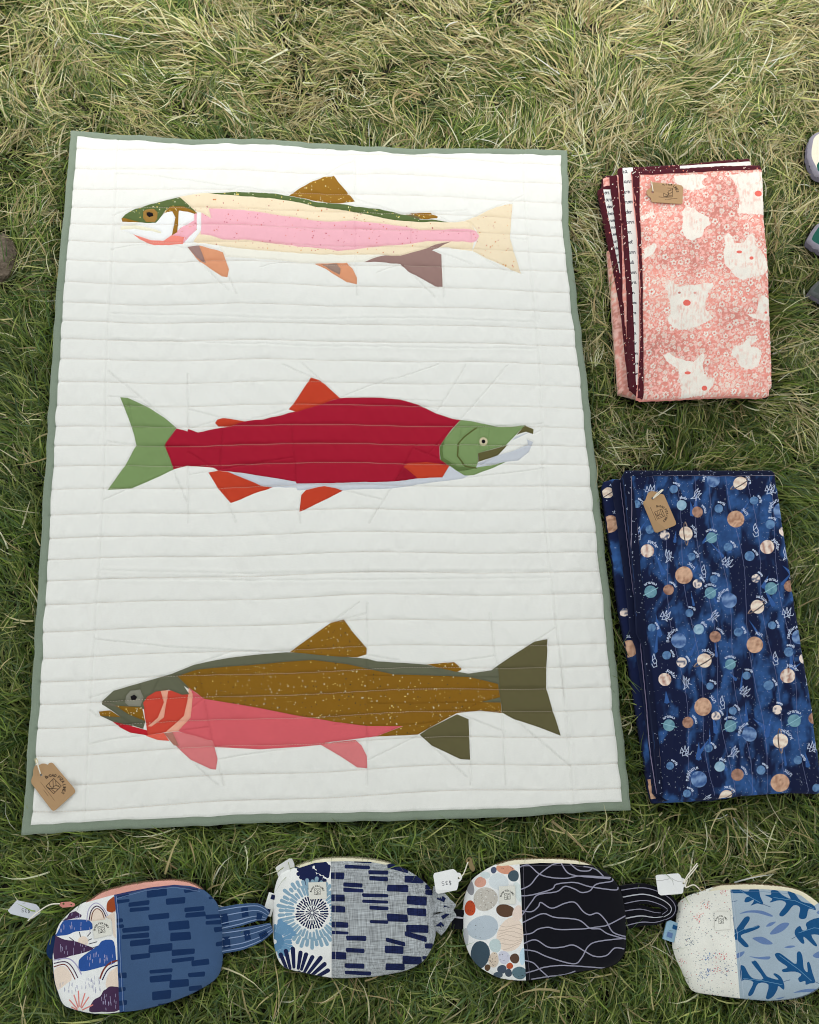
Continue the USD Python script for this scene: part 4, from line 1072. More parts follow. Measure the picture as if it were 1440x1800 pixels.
def sky_prints(px, seed, plist):
    R = np.random.default_rng(seed)
    x0, y0, x1, y1 = px.bounds
    out = []
    for k in range(60):      # comet tails
        x, y = R.uniform(x0, x1), R.uniform(y0, y1); L = R.uniform(16, 42); a = R.choice([1.45, 1.7, 2.2, .9, 1.57]) + R.normal(0, .2); w = R.uniform(2, 5.5)
        c, s = math.cos(a), math.sin(a)
        out.append((Polygon([(x, y), (x + L * c - w * s, y + L * s + w * c), (x + L * 1.08 * c, y + L * 1.08 * s), (x + L * c + w * s, y + L * s - w * c)]), srgb(52, 90, 152)))
    for k in range(int(px.area / 70)):
        r = R.choice([.35, .45, .5, .6, .8, 1.1], p=[.28, .27, .2, .13, .08, .04])
        out.append((disc(R.uniform(x0, x1), R.uniform(y0, y1), r, n=5, a=R.uniform(0, 3)), STAR * R.uniform(.45, 1)))
    # quilting stitches running down the cloth in gentle waves
    w = (x1 - x0)
    for k in range(10):
        xs = x0 + 52 + k * 33
        pts = [(xs + (y - y0) * 0.130 + 5.5 * math.sin(y / 46 + k * 1.3) , y) for y in np.arange(y0, y1, 14)]
        out.append((stroke(smooth_open(pts, 3), .55), srgb(112, 118, 158)))
    DR = [[(-9, 4), (-6, -6), (-3, 2), (0, -9), (2, 0), (7, -8), (6, 3), (2, 5), (5, 10), (0, 7), (-5, 9), (-4, 3), (-9, 4)], [(-3, 2), (2, 0)], [(0, 7), (2, 0), (6, 3)], [(2, 5), (10, 6), (12, 2)]]
    BI = [[(-11, 6), (-4, 4), (0, -4), (8, -8), (3, -2), (10, -3), (4, 2), (11, 2), (3, 6), (-2, 8), (-11, 6)], [(-4, 4), (3, -2)], [(-2, 6), (4, 2)], [(0, 7), (3, 6), (5, 12)], [(-1, 7), (-3, 12)]]
    CR = [[(0, -12), (2, -5), (-3, 0), (1, 6), (4, 3), (5, 10), (-1, 12), (-4, 6)], [(2, -5), (5, 1), (4, 3)], [(0, -12), (-3, -6), (-3, 0)]]
    for (x, y), t, a in [(Hc((345, 225))[0], DR, 0), (Hc((640, 250))[0], BI, -.3), (Hc((1125, 220))[0], DR, .1), (Hc((450, 655))[0], BI, -.9), (Hc((845, 690))[0], DR, .5), (Hc((690, 755))[0], CR, .1), (Hc((1030, 485))[0], CR, 0),
                         (Hc((445, 1040))[0], DR, .2), (Hc((750, 1040))[0], BI, -.2), (Hc((1235, 1020))[0], DR, 0), (Hc((265, 510))[0], CR, .2), (Hc((1215, 640))[0], BI, -.8), (Ic((280, 245))[0], CR, 0), (Ic((495, 400))[0], BI, -.9), (Ic((925, 455))[0], DR, .5), (Ic((760, 540))[0], CR, 0),
                         (Ic((1130, 230))[0], CR, 0), (Ic((500, 880))[0], DR, 0), (Ic((835, 885))[0], BI, -.3), (Ic((1390, 850))[0], DR, 0), (Ic((1360, 370))[0], BI, -.8), (Ic((650, 1220))[0], BI, 0)]:
        c, s = math.cos(a), math.sin(a)
        out.append((unary_union([stroke([(x + u * c - v * s, y + u * s + v * c) for u, v in q], 1.0) for q in t]), STAR * .95))
    for k, p in enumerate(plist):
        out += planet(*p, k)
    return out


cB = to_world(L1b, bzb[2]).centroid
bq = Thing('folded_quilt', 'folded navy blue quilt printed with planets and stars', 'folded quilt', (cB.x, cB.y, 0.02))
p3 = [('saturn',) + Hc((72, 243))[0] + (9.5,), ('jupiter',) + Hc((85, 445))[0] + (15,), ('moon',) + Hc((180, 1020))[0] + (7,), ('jupiter',) + Ic((105, 160))[0] + (15,), ('jupiter',) + Ic((262, 1150))[0] + (18,)]
folded_layer(bq, 'folded_layer', L3b, bzb[0], [(L3b, lambda x, y: nebula(x, y, .046) * 1.25)] + scatter_dots(L3b, 160, .4, .9, [STAR], 5) + [q for k, p in enumerate(p3) for q in planet(*p, k)], NAVY, seed=12, amp=.002, thick=.014)
folded_layer(bq, 'folded_layer', L2b, bzb[1], [(L2b, NAVYB)] + scatter_dots(L2b, 420, .3, .8, [STAR, STAR * .6], 6) + [(stroke(Hc((150, 180), (190, 520), (232, 880), (275, 1150)) + Ic((190, 180), (230, 560), (262, 900), (300, 1180)), .8), srgb(140, 130, 160))], NAVY, seed=13, amp=.002, thick=.014)


def wavy_quilting(F, d):
    s = np.abs((F.X + 0.006 * np.sin(F.Y * 32)) / 0.030 % 1 - .5) * .030
    return 0.0011 * (1 - np.clip(1 - s / 0.010, 0, 1) ** 2) - .0011 + 0.0030 * F.noise(26, 41, 2)


pB, FB, WB = folded_layer(bq, 'top_layer', L1b, bzb[2], [(L1b, lambda x, y: nebula(x, y, .076))] + sky_prints(L1b, 8, PL), NAVY, cell=0.003, seed=14, amp=.010, extra=wavy_quilting, thick=.016)
bandb = L1b.difference(in1b)
bf = Field(WB.bounds, 0.001); bf.A = FB(bf.X, bf.Y) + 0.0012
mb = Mesh(); lay(mb, [(bandb, NAVYB)] + scatter_dots(bandb, 120, .3, .8, [STAR], 66) + [(stroke(Hc((226, 1150), (222, 140), (1160, 133)), .8).intersection(bandb), srgb(150, 140, 160)), (LineString(Hc((232, 150), (262, 500), (300, 900), (325, 1180)) + Ic((262, 300), (300, 640), (340, 1100))).buffer(.4).intersection(bandb), srgb(150, 140, 160))], bf, 0.004, zproj=bzb[2])
bq.part('binding', mb, M_CLOTH, parent=pB)
for L in (L3b, L2b, L1b):
    FOOT.append(to_world(L, 0.03))
lay_tag('hang_tag', 'brown kraft tag pinned on the folded navy planet quilt', None, o2, K2((395, 375))[0],
        logo(*K2((570, 775))[0], 13.5, math.radians(67), STAMP) + [(tiny_print(*K2((340, 600))[0], *K2((540, 1060))[0], .9), STAMP * 1.5), (tiny_print(*K2((350, 780))[0], *K2((425, 940))[0], .8), STAMP * 1.4)],
        bzb[2] + 0.0045, KRAFT, [[(1164.5, 860.5, .0795), (1155, 868, .086), (1148, 876, .0825)], [(1166, 861, .0795), (1157, 869.5, .086), (1148, 876.5, .0825)]], tilt=(.05, .05))

# ------------------------------------------------------------------ zipper pouches


def pouch_field(w, z0, H, D, seams, seed):
    F = Field(w.bounds, 0.001)
    d = F.depth(w)
    t = np.clip(d / D, 0, 1)
    dome = np.sqrt(np.maximum(1 - (1 - t) ** 2, 0))
    c = w.centroid
    F.A = z0 + H * (0.80 * dome + 0.20 * (1 - (1 - np.clip(d / 0.085, 0, 1)) ** 2)) + 0.011 * F.noise(15, seed, 2) * t + 0.0052 * F.noise(38, seed + 1, 3, ax=1, ay=.6, rot=.4) * t
    ds = F.line_distance([LineString(proj(np.array(s), z0 + H * .8)) for s in seams])
    F.A = F.A - 0.0010 * np.exp(-(ds / .0016) ** 2) + 0.0006 * np.exp(-((ds - .004) / .003) ** 2)
    F.A = ndimage.gaussian_filter(F.A, 0.8)
    return F


def make_pouch(label, outline, left, zipper, regL, regR, colL, colR, seams, patch, patch_prints, zcol, teeth_col, H=0.024, z0=0.030, seed=1, matR=None, stitch=None, label_col=None):
    w = to_world(outline, z0)
    FOOT.append(w.buffer(-.004))
    F = pouch_field(w, z0, H, 0.032, seams, seed)
    c = w.centroid
    t = Thing('zipper_pouch', label, 'pouch', (c.x, c.y, z0), None)
    zip_g = zipper.intersection(outline)
    lp = outline.intersection(left).difference(zip_g)
    rp = outline.difference(left).difference(zip_g)
    lp2 = lp.difference(patch)
    m = Mesh(); lay(m, [(lp2, colL)] + [(g.intersection(lp2), c_) for g, c_ in regL], F, 0.003)
    t.part('side_panel', m, M_CLOTH)
    m = Mesh(); lay(m, [(rp, colR)] + [(g.intersection(rp), c_) for g, c_ in regR], F, 0.003)
    t.part('front_panel', m, matR or M_CLOTH)
    m = Mesh(); lay(m, [(zip_g, zcol)], F, 0.004)
    zt_ = t.part('zipper_tape', m, M_CLOTH)
    # teeth along the outer edge of the tape
    zl = to_world(zip_g.buffer(-1.2), F).boundary.intersection(w.buffer(-.0005)) if False else None
    ow = to_world(outline, F).exterior
    zz = to_world(zip_g, F).buffer(.0012)
    n = int(ow.length / 0.0022)
    pt = shapely.get_coordinates(shapely.line_interpolate_point(ow, np.linspace(0, ow.length, n)))
    ok = shapely.contains_xy(zz, pt[:, 0], pt[:, 1])
    m = Mesh()
    for i in np.nonzero(ok)[0][1:-1]:
        p, q = pt[i], pt[(i + 1) % n]
        d = (q - p) / max(np.linalg.norm(q - p), 1e-9); nn = np.array([-d[1], d[0]])
        zc = z0 + 0.004
        pts = np.array([[*(p - nn * .0016), zc], [*(p + nn * .0016), zc + .0006]])
        m.tube(pts, 0.0008, teeth_col, 5)
    if m.n:
        t.part('zipper_teeth', m, M_METAL, parent=zt_, kind='stuff')
    # the back: a shell under the front
    m = Mesh().skirt(w, F, 0.014, (colR if not callable(colR) else srgb(150, 155, 160)) * .9, inset=0.006)
    t.part('back_panel', m, M_CLOTH)
    if patch_prints is not None:
        pf = Field(w.bounds, 0.001); pf.A = F(pf.X, pf.Y) + 0.0009
        m = Mesh(); lay(m, [(patch, label_col if label_col is not None else srgb(222, 220, 212))] + [(g.intersection(patch), c_) for g, c_ in patch_prints], pf, 0.004)
        t.part('sewn_label', m, M_CLOTH)
    return t, F


def strap(t, name, px_path, widths_px, zs, col, prints=(), th=0.003, mat=None):
    """a flat cloth strap along a path in the photo, at heights zs, with stripes or blocks sewn on as colour"""
    p = np.array(smooth_open(px_path, 6)); n = len(p)
    z = np.interp(np.linspace(0, 1, n), np.linspace(0, 1, len(zs)), zs)
    wpx = np.interp(np.linspace(0, 1, n), np.linspace(0, 1, len(widths_px)), widths_px)
    q = np.column_stack([np.vstack([proj(a, float(b)) for a, b in zip(p, z)]), z])
    s = 0.00087
    m = Mesh().ribbon(q, wpx * s, th, col)
    FOOT.append(LineString(q[:, :2]).buffer(float(wpx.mean()) * s * .5, cap_style='flat'))
    d = np.gradient(q, axis=0); d /= np.linalg.norm(d, axis=1, keepdims=True)
    side = np.cross(d, [0, 0, 1.0]); side /= np.linalg.norm(side, axis=1, keepdims=True)
    for off, w_, c_, a, b in prints:           # off: -0.5..0.5 across; a..b: along
        i0, i1 = int(a * (n - 1)), max(int(b * (n - 1)), int(a * (n - 1)) + 1)
        qq = q[i0:i1 + 1] + side[i0:i1 + 1] * (wpx[i0:i1 + 1] * s * off)[:, None] + [0, 0, th * .5 + .0003]
        m.ribbon(qq, wpx[i0:i1 + 1] * s * w_, 0.0005, c_)
    return t.part(name, m, mat or M_CLOTH)


J = T(0, 1480, 1440 / 460); K = T(100, 1480, 1440 / 340)
BLUE1, NAVY1 = srgb(66, 92, 130), srgb(24, 50, 92)
out1 = poly(J((290, 645), (293, 590), (300, 530), (325, 455), (375, 398), (440, 345), (500, 318), (560, 278), (640, 250), (740, 228), (840, 215), (960, 208), (1050, 222), (1120, 262), (1190, 330), (1224, 420), (1232, 510), (1226, 650), (1200, 740), (1120, 802), (1000, 860), (860, 905), (740, 930), (650, 938), (560, 948), (470, 938), (385, 915), (345, 890), (320, 830), (300, 760)), 3)
left1 = poly(J((-100, 100), (626, 100), (628, 297), (640, 400), (648, 700), (660, 1000), (-100, 1000)))
zip1 = poly(J((470, 335), (540, 270), (640, 235), (800, 200), (960, 190), (1060, 205), (1130, 265), (1050, 243), (960, 236), (830, 250), (700, 275), (620, 293), (540, 315)))
rects1 = [(642, 292, 710, 303), (642, 320, 712, 336), (708, 328, 820, 352), (715, 362, 820, 385), (808, 258, 915, 305), (915, 308, 1018, 348), (820, 395, 930, 430), (1018, 360, 1122, 382), (1022, 390, 1130, 415), (930, 435, 1040, 485), (1135, 400, 1215, 420), (1135, 435, 1225, 455), (1180, 470, 1230, 498), (643, 425, 675, 445), (645, 455, 680, 475), (675, 470, 822, 495), (675, 508, 820, 532), (716, 538, 822, 572), (940, 497, 1048, 545), (820, 562, 945, 608), (945, 590, 1068, 628), (1188, 550, 1230, 572), (722, 620, 822, 646), (945, 640, 1065, 660), (1055, 650, 1150, 682), (825, 702, 948, 722), (825, 735, 942, 775), (1038, 718, 1125, 745), (935, 757, 1038, 802), (655, 722, 695, 752), (655, 800, 690, 825), (655, 872, 695, 900), (1042, 790, 1110, 822), (838, 820, 940, 875), (870, 890, 960, 905), (1015, 258, 1090, 277), (1150, 300, 1180, 312)]


def dabs(rects, crop, col, slope=-0.10, seed=1, r=2.0):
    R = random.Random(seed)
    out = []
    for x0, y0, x1, y1 in rects:
        h = (y1 - y0) * .86; dy = slope * (x1 - x0) / 2; j = lambda: R.uniform(-3, 3)
        q = crop((x0 + j(), y0 + .07 * h - dy + j()), (x1 + j(), y0 + .07 * h + dy + j()), (x1 + j(), y0 + h + dy + j()), (x0 + j(), y0 + h - dy + j()))
        rr = min(r, h / 5)
        g = Polygon(q).buffer(0)
        out.append((g.buffer(-rr * .6).buffer(rr, quad_segs=2), col))
    return out


PURP, BLU1, RUSTB, BEIG, PALEP, CORB = srgb(72, 48, 80), srgb(46, 84, 156), srgb(160, 76, 42), srgb(238, 216, 202), srgb(170, 164, 196), srgb(222, 136, 130)
W1c = srgb(240, 238, 240)
rg = [
    (poly(K((40, 590), (75, 565), (95, 530), (140, 515), (185, 545), (180, 562), (120, 572))), PURP), (poly(K((5, 672), (40, 598), (80, 582), (180, 577), (250, 592), (262, 650), (140, 668), (80, 692), (-10, 700)), 3), BLU1),
    (poly(K((250, 590), (262, 520), (300, 492), (342, 520), (362, 570), (362, 600)), 3), BEIG),
    (stroke(K((222, 590), (238, 500), (290, 455), (345, 490), (385, 560)), 1.6, 4), PALEP), (stroke(K((240, 585), (255, 515), (295, 478), (340, 505), (368, 562)), 2.0, 4), PURP), (stroke(K((255, 585), (268, 525), (298, 497), (334, 520), (352, 568)), 1.6, 4), srgb(110, 58, 50)),
    (poly(K((370, 505), (376, 450), (405, 420), (430, 414), (436, 520), (390, 522)), 3), RUSTB), (poly(K((365, 560), (430, 515), (440, 720), (420, 700), (410, 590))), BEIG * .95),
    (disc(*K((195, 742))[0], 9.5, n=16), BEIG)]
rg += [(stroke(K(a, b), 1.5), srgb(34, 34, 60)) for a, b in [((168, 672), (176, 705)), ((252, 676), (228, 702)), ((258, 722), (235, 732)), ((298, 744), (240, 760)), ((312, 774), (258, 792)), ((95, 712), (125, 736)), ((40, 735), (25, 760))]]
rg += [(poly(K((-20, 690), (0, 702), (60, 728), (130, 738), (220, 770), (272, 795), (200, 826), (100, 850), (-20, 875)), 3), PURP),
       (poly(K((180, 965), (162, 900), (180, 862), (265, 800), (310, 770), (332, 740), (380, 728), (425, 745), (440, 860), (430, 902), (340, 930)), 3), BLU1),
       (poly(K((-20, 955), (50, 925), (95, 968), (112, 1020), (80, 1050), (-20, 1110)), 3), BEIG),
       (stroke(K((-20, 880), (80, 868), (140, 910), (182, 985)), 2.2, 4), PALEP), (stroke(K((-20, 905), (60, 892), (112, 930), (155, 1010)), 2.0, 4), PURP), (stroke(K((-20, 930), (55, 912), (100, 958), (134, 1022)), 2.0, 4), srgb(120, 62, 52)),
       (poly(K((368, 1085), (380, 990), (425, 945), (470, 935), (470, 1080)), 3), BEIG), (stroke(K((322, 1015), (350, 950), (400, 900), (470, 880)), 3.0, 4), srgb(126, 60, 50)), (stroke(K((340, 1025), (372, 962), (412, 930), (470, 915)), 2.2, 4), srgb(34, 40, 80)),
       (poly(K((240, 1262), (272, 1180), (322, 1150), (345, 1110), (365, 1098), (390, 1078), (430, 1078), (470, 1100), (470, 1250), (330, 1266)), 3), PURP)]
rg += [(stroke(K((168 + (x - 168) * .25, 1262 + (y - 1262) * .25), (x, y)), 2.3), CORB) for x, y in [(95, 1178), (128, 1142), (160, 1112), (208, 1130), (236, 1158), (266, 1215), (110, 1230)]]
_R = random.Random(12)
for (x0, y0, x1, y1, n, c_) in [(20, 595, 250, 660, 16, PALEP), (20, 740, 240, 820, 15, PALEP), (190, 800, 430, 910, 24, PALEP), (20, 1040, 330, 1110, 34, srgb(160, 160, 186)), (200, 990, 320, 1060, 14, srgb(160, 160, 186)), (310, 1130, 450, 1240, 18, PALEP), (90, 530, 170, 560, 6, PALEP)]:
    for _ in range(n):
        x, y = _R.uniform(x0, x1), _R.uniform(y0, y1)
        rg.append((stroke(K((x, y), (x + _R.uniform(-2, 2), y + _R.uniform(14, 30))), .8), c_))
lab1 = poly(K((262, 592), (402, 572), (414, 690), (276, 722)))
seamstitch1 = [(stroke(J((640, 300), (652, 420), (664, 700), (680, 930)), .7), srgb(150, 170, 206)), (stroke(J((640, 312), (800, 268), (960, 250), (1100, 272)), .7), srgb(120, 140, 180))]
pouch1, PF1 = make_pouch('zipper pouch with rainbow and hill print beside plain denim blue brushstroke cloth, pink zipper', out1, left1, zip1, rg, [(poly(J((626, 280), (640, 400), (648, 700), (660, 960), (690, 960), (672, 700), (658, 400), (648, 280))), srgb(50, 80, 132))] + dabs(rects1, J, NAVY1, seed=4) + seamstitch1 + [(poly(J((640, 300), (800, 262), (960, 246), (1090, 262), (1090, 255), (960, 237), (800, 250), (640, 288))), srgb(58, 62, 108))], W1c, BLUE1, [J((628, 297), (640, 400), (648, 700), (660, 950))],
                            lab1, logo(*K((332, 652))[0], 11.5, math.radians(-9), srgb(30, 30, 30)), srgb(222, 164, 152), srgb(150, 124, 100), seed=3)
for path, zs in [([(386, 1616), (420, 1609), (452, 1604), (470, 1611)], (.034, .040, .044, .040)), ([(388, 1656), (425, 1650), (455, 1641), (478, 1630)], (.034, .038, .040, .040))]:
    strap(pouch1, 'wrist_strap', path, (36, 34, 27, 14), zs, BLUE1 * .96, [(-.12, .035, srgb(150, 170, 206), 0, 1), (.2, .035, srgb(150, 170, 206), 0, 1), (-.38, .035, srgb(150, 170, 206), 0, 1), (.4, .035, srgb(150, 170, 206), 0, 1), (.05, .5, NAVY1, .08, .2), (-.1, .45, NAVY1, .42, .55), (.2, .4, NAVY1, .72, .86)])
strap(pouch1, 'tab', [(96, 1681), (91, 1672), (94, 1655), (100, 1650)], (14, 16, 14, 12), (.034, .036, .038, .036), NAVY1)
mz = Mesh(); zp = to_world(rounded(J((328, 350), (335, 332), (385, 330), (412, 342), (408, 356), (345, 362)), 1.2).difference(disc(*J((350, 340))[0], 2.0, n=8)).difference(disc(*J((392, 345))[0], 1.4, n=8)), .047)
fz = flat_field(zp, .047); mz.sheet(zp, fz, srgb(206, 134, 124), .004).skirt(zp, fz, .002, srgb(206, 134, 124)); pouch1.part('zipper_pull', mz, M_CARD)

Lc = T(440, 1480, 1440 / 380)
out2 = poly(Lc((150, 490), (153, 390), (168, 290), (205, 212), (300, 165), (400, 124), (500, 108), (650, 103), (800, 113), (920, 137), (1050, 190), (1150, 258), (1208, 320), (1233, 400), (1240, 500), (1235, 620), (1205, 715), (1150, 795), (1050, 852), (900, 886), (780, 900), (650, 906), (540, 905), (400, 880), (265, 850), (212, 822), (182, 775), (162, 700), (150, 600)), 3)
left2 = poly(Lc((-100, 0), (535, 0), (537, 200), (542, 600), (542, 1000), (-100, 1000)))
zip2 = poly(Lc((290, 160), (400, 105), (500, 90), (650, 85), (800, 95), (960, 140), (900, 152), (800, 133), (650, 128), (540, 130), (430, 140), (330, 172)))
NV2, LB2 = srgb(28, 36, 76), srgb(140, 170, 190)
rects2 = [(535, 203, 625, 250), (632, 155, 795, 180), (642, 130, 805, 138), (790, 190, 918, 220), (793, 230, 916, 260), (1030, 225, 1155, 280), (623, 275, 745, 303), (622, 310, 752, 340), (1170, 285, 1205, 320), (748, 347, 915, 368), (748, 387, 915, 408), (1048, 362, 1173, 428), (1170, 322, 1215, 355), (540, 350, 628, 402), (540, 425, 628, 475), (797, 428, 918, 458), (1048, 440, 1172, 498), (800, 522, 915, 543), (915, 480, 1048, 540), (545, 532, 650, 573), (545, 595, 650, 615), (1043, 552, 1183, 610), (642, 626, 768, 663), (1165, 678, 1213, 712), (640, 712, 757, 738), (900, 695, 1018, 750), (545, 733, 640, 788), (1018, 762, 1140, 822), (1150, 762, 1180, 785), (632, 808, 757, 845), (905, 808, 1028, 860), (633, 862, 805, 888), (915, 285, 1050, 335)]
slant2 = [(918, 155, 1050, 195), (1035, 615, 1175, 650), (905, 652, 1028, 685)]


def petals(cx, cy, r0, r1, n, w, col, crop, s, a0=0, a1=2 * math.pi, jit=.1, seed=1, taper=1.0):
    R = random.Random(seed)
    out = []
    for i in range(n):
        a = a0 + (a1 - a0) * (i + .5) / n + R.uniform(-jit, jit) * (a1 - a0) / n
        q0, q1 = r0 * R.uniform(.94, 1.08), r1 * R.uniform(.93, 1.05)
        p0, p1 = crop((cx + q0 * math.cos(a), cy + q0 * math.sin(a)), (cx + q1 * math.cos(a), cy + q1 * math.sin(a)))
        g = unary_union([disc(*p0, w * taper / 2 / s, n=8), disc(*p1, w / 2 / s, n=8)]).convex_hull
        out.append((g, col))
    return out


s2 = 1440 / 380
fl2 = petals(535, 120, 40, 110, 12, 24, NV2, Lc, s2, 1.7, 3.2, seed=1, taper=.7) + petals(535, 120, 130, 235, 13, 30, NV2, Lc, s2, 1.75, 3.25, seed=2, taper=.6)
fl2 += petals(412, 472, 128, 172, 40, 22, LB2, Lc, s2, seed=3, taper=.7) + petals(412, 472, 182, 225, 42, 26, LB2, Lc, s2, seed=4, taper=.8)
fl2 += petals(412, 472, 10, 42, 14, 9, NV2, Lc, s2, seed=5, taper=.5) + petals(412, 472, 52, 76, 26, 11, NV2, Lc, s2, seed=6, taper=.7) + petals(412, 472, 84, 105, 36, 12, NV2, Lc, s2, seed=7, taper=.8)
fl2 += petals(160, 665, 20, 62, 14, 16, srgb(96, 140, 176), Lc, s2, -1.6, 1.6, seed=8, taper=.5) + petals(160, 665, 70, 115, 18, 19, srgb(110, 152, 186), Lc, s2, -1.6, 1.3, seed=9, taper=.6) + petals(160, 665, 115, 145, 12, 19, srgb(110, 152, 186), Lc, s2, -1.4, -.3, seed=19, taper=.6)
fl2 += petals(300, 985, 60, 118, 11, 24, NV2, Lc, s2, -2.9, -.3, seed=10, taper=.6) + petals(300, 985, 140, 262, 12, 30, NV2, Lc, s2, -2.6, -.45, seed=11, taper=.7)
lab2 = poly(Lc((386, 270), (505, 266), (511, 378), (393, 383)))
GR2 = srgb(166, 170, 174)
pouch2, PF2 = make_pouch('zipper pouch with navy and pale blue dandelion print beside grey linen with navy bars', out2, left2, zip2, fl2, dabs(rects2, Lc, NV2, .04, 6) + dabs(slant2, Lc, NV2, .28, 7) + [(stroke(Lc((565, 140), (566, 900)), .6), srgb(190, 192, 196))], srgb(238, 237, 231), GR2, [Lc((537, 200), (542, 600), (542, 900))],
                          lab2, logo(*Lc((447, 332))[0], 10.5, math.radians(-3), srgb(30, 30, 30)), srgb(226, 220, 196), srgb(190, 184, 160), seed=8, matR=M_LINEN)
strap(pouch2, 'tab', [(482, 1592), (474, 1590), (467, 1588)], (35, 36, 36), (.034, .036, .036), srgb(238, 237, 231), [(-.3, .22, NV2, .3, .9), (.35, .2, NV2, .1, .6)])
strap(pouch2, 'tie', [(762, 1582), (775, 1586), (788, 1592), (796, 1596)], (44, 32, 20, 14), (.036, .046, .048, .042), GR2, [(-.2, .25, NV2, .2, .45), (.2, .25, NV2, .5, .8)], th=.006, mat=M_LINEN)
strap(pouch2, 'tie', [(764, 1630), (774, 1622), (786, 1612), (797, 1603)], (34, 30, 20, 14), (.034, .042, .046, .042), GR2 * .9, [(.1, .3, NV2, .1, .4), (-.2, .25, NV2, .5, .8)], th=.006, mat=M_LINEN)
_kn = disc(786, 1600, 11, 9, n=16, wob=.1); _kw = to_world(_kn, .05); _kf, _ = slab_field(_kw, .054, r=.008, depth=.012, amp=.003, seed=4)
pouch2.part('tie_knot', Mesh().sheet(_kw, _kf, GR2, .003).skirt(_kw, _kf, .008, GR2), M_LINEN)

Mc = T(760, 1480, 1440 / 420)
out3 = poly(Mc((180, 520), (182, 420), (196, 325), (232, 238), (300, 180), (400, 128), (520, 103), (700, 99), (850, 107), (950, 134), (1050, 185), (1110, 248), (1142, 315), (1165, 440), (1167, 580), (1160, 660), (1118, 725), (1040, 760), (900, 780), (700, 820), (560, 836), (430, 826), (360, 800), (282, 752), (232, 692), (200, 615)), 3)
left3 = poly(Mc((-100, 0), (520, 0), (527, 140), (545, 500), (569, 900), (-100, 900)))
zip3 = poly(Mc((380, 140), (430, 105), (540, 90), (700, 85), (870, 92), (980, 142), (900, 136), (800, 129), (650, 127), (500, 137), (420, 146)))
BK3, LV3 = srgb(18, 18, 26), srgb(156, 154, 174)
lines3 = [((520, 155), (580, 140), (640, 190), (700, 212), (800, 220), (900, 205), (1075, 215)), ((530, 288), (590, 260), (640, 200), (720, 140), (770, 128)), ((775, 125), (810, 180), (850, 200), (920, 210), (1070, 222)), ((830, 130), (880, 170), (940, 175), (965, 158)), ((915, 148), (985, 165), (1030, 205)),
          ((525, 325), (600, 320), (720, 285), (750, 255), (860, 245), (950, 270), (1100, 290), (1120, 275)), ((540, 445), (600, 360), (640, 318), (750, 300), (800, 268), (860, 285), (900, 305), (950, 295), (990, 255), (1080, 238), (1088, 222)), ((535, 415), (600, 420), (640, 390), (655, 365), (720, 400), (800, 370), (860, 365), (910, 420), (950, 440), (1000, 430), (1050, 480), (1090, 545), (1170, 572)),
          ((535, 492), (600, 460), (670, 432), (740, 455), (880, 470), (950, 520), (1010, 525), (1060, 555), (1170, 587)), ((545, 560), (600, 550), (640, 525), (700, 515), (760, 528), (900, 525), (1000, 512), (1060, 500), (1170, 443)), ((545, 617), (620, 590), (700, 635), (780, 635), (850, 622), (920, 660), (980, 690), (1050, 685), (1100, 640), (1155, 645)),
          ((550, 650), (620, 660), (700, 695), (850, 735), (900, 700), (940, 630), (1000, 600), (1170, 580)), ((560, 715), (610, 730), (650, 770), (700, 815)), ((565, 790), (620, 775), (680, 755), (800, 745), (1045, 762)), ((600, 828), (700, 812), (800, 800), (860, 780))]
peb = [(400, 240, 60, 50, (214, 220, 224), 0), (440, 165, 55, 30, (216, 156, 130), 5), (490, 205, 32, 36, (72, 90, 102), 0), (290, 243, 35, 33, (214, 162, 144), 0), (320, 345, 76, 70, (196, 190, 182), 60), (228, 275, 25, 45, (150, 150, 156), 0), (228, 400, 34, 46, (190, 78, 46), 9), (440, 415, 55, 40, (98, 72, 56), 0), (305, 518, 92, 77, (186, 196, 206), 8), (470, 560, 78, 108, (234, 216, 202), 0), (288, 680, 60, 82, (64, 82, 96), 0), (380, 625, 38, 40, (192, 206, 208), 0), (370, 712, 32, 46, (216, 200, 184), 16), (433, 697, 35, 42, (206, 206, 220), 7), (497, 703, 27, 32, (96, 72, 60), 0), (467, 748, 20, 20, (186, 88, 56), 0), (333, 758, 18, 20, (100, 76, 58), 0), (420, 768, 30, 25, (74, 86, 104), 0), (460, 790, 22, 24, (72, 84, 100), 0), (397, 803, 28, 20, (78, 92, 108), 0), (525, 790, 42, 40, (96, 122, 134), 6), (515, 430, 30, 50, (232, 214, 204), 0), (370, 170, 18, 20, (84, 92, 118), 0), (545, 690, 20, 50, (196, 218, 232), 0), (196, 585, 24, 62, (186, 188, 194), 0), (518, 300, 26, 62, (214, 222, 222), 0), (320, 200, 30, 22, (206, 216, 218), 0)]
rg3 = []
for i, (x, y, a, b, c_, nd) in enumerate(peb):
    d = disc(*Mc((x, y))[0], a / 3.43, b / 3.43, a=.2 * math.sin(i * 2.2), n=20, wob=.05, seed=i)
    rg3.append((d, srgb(*c_)))
    if nd:
        rg3 += scatter_dots(d.buffer(-1), nd, .5, .9, [srgb(40, 40, 50)] if nd < 30 else [srgb(130, 122, 114), srgb(240, 238, 232)], 90 + i)
for k in range(7):
    rg3.append((stroke([(q[0], q[1]) for q in Mc(*[(400 + u, 500 + k * 24 + 10 * math.sin(u / 26 + k) - (u * .12 * (k - 2) / 3)) for u in range(0, 150, 14)])], .5).intersection(disc(*Mc((470, 560))[0], 22, 31, n=20)), srgb(160, 136, 120)))
lab3 = poly(Mc((402, 268), (500, 263), (503, 375), (404, 376)))
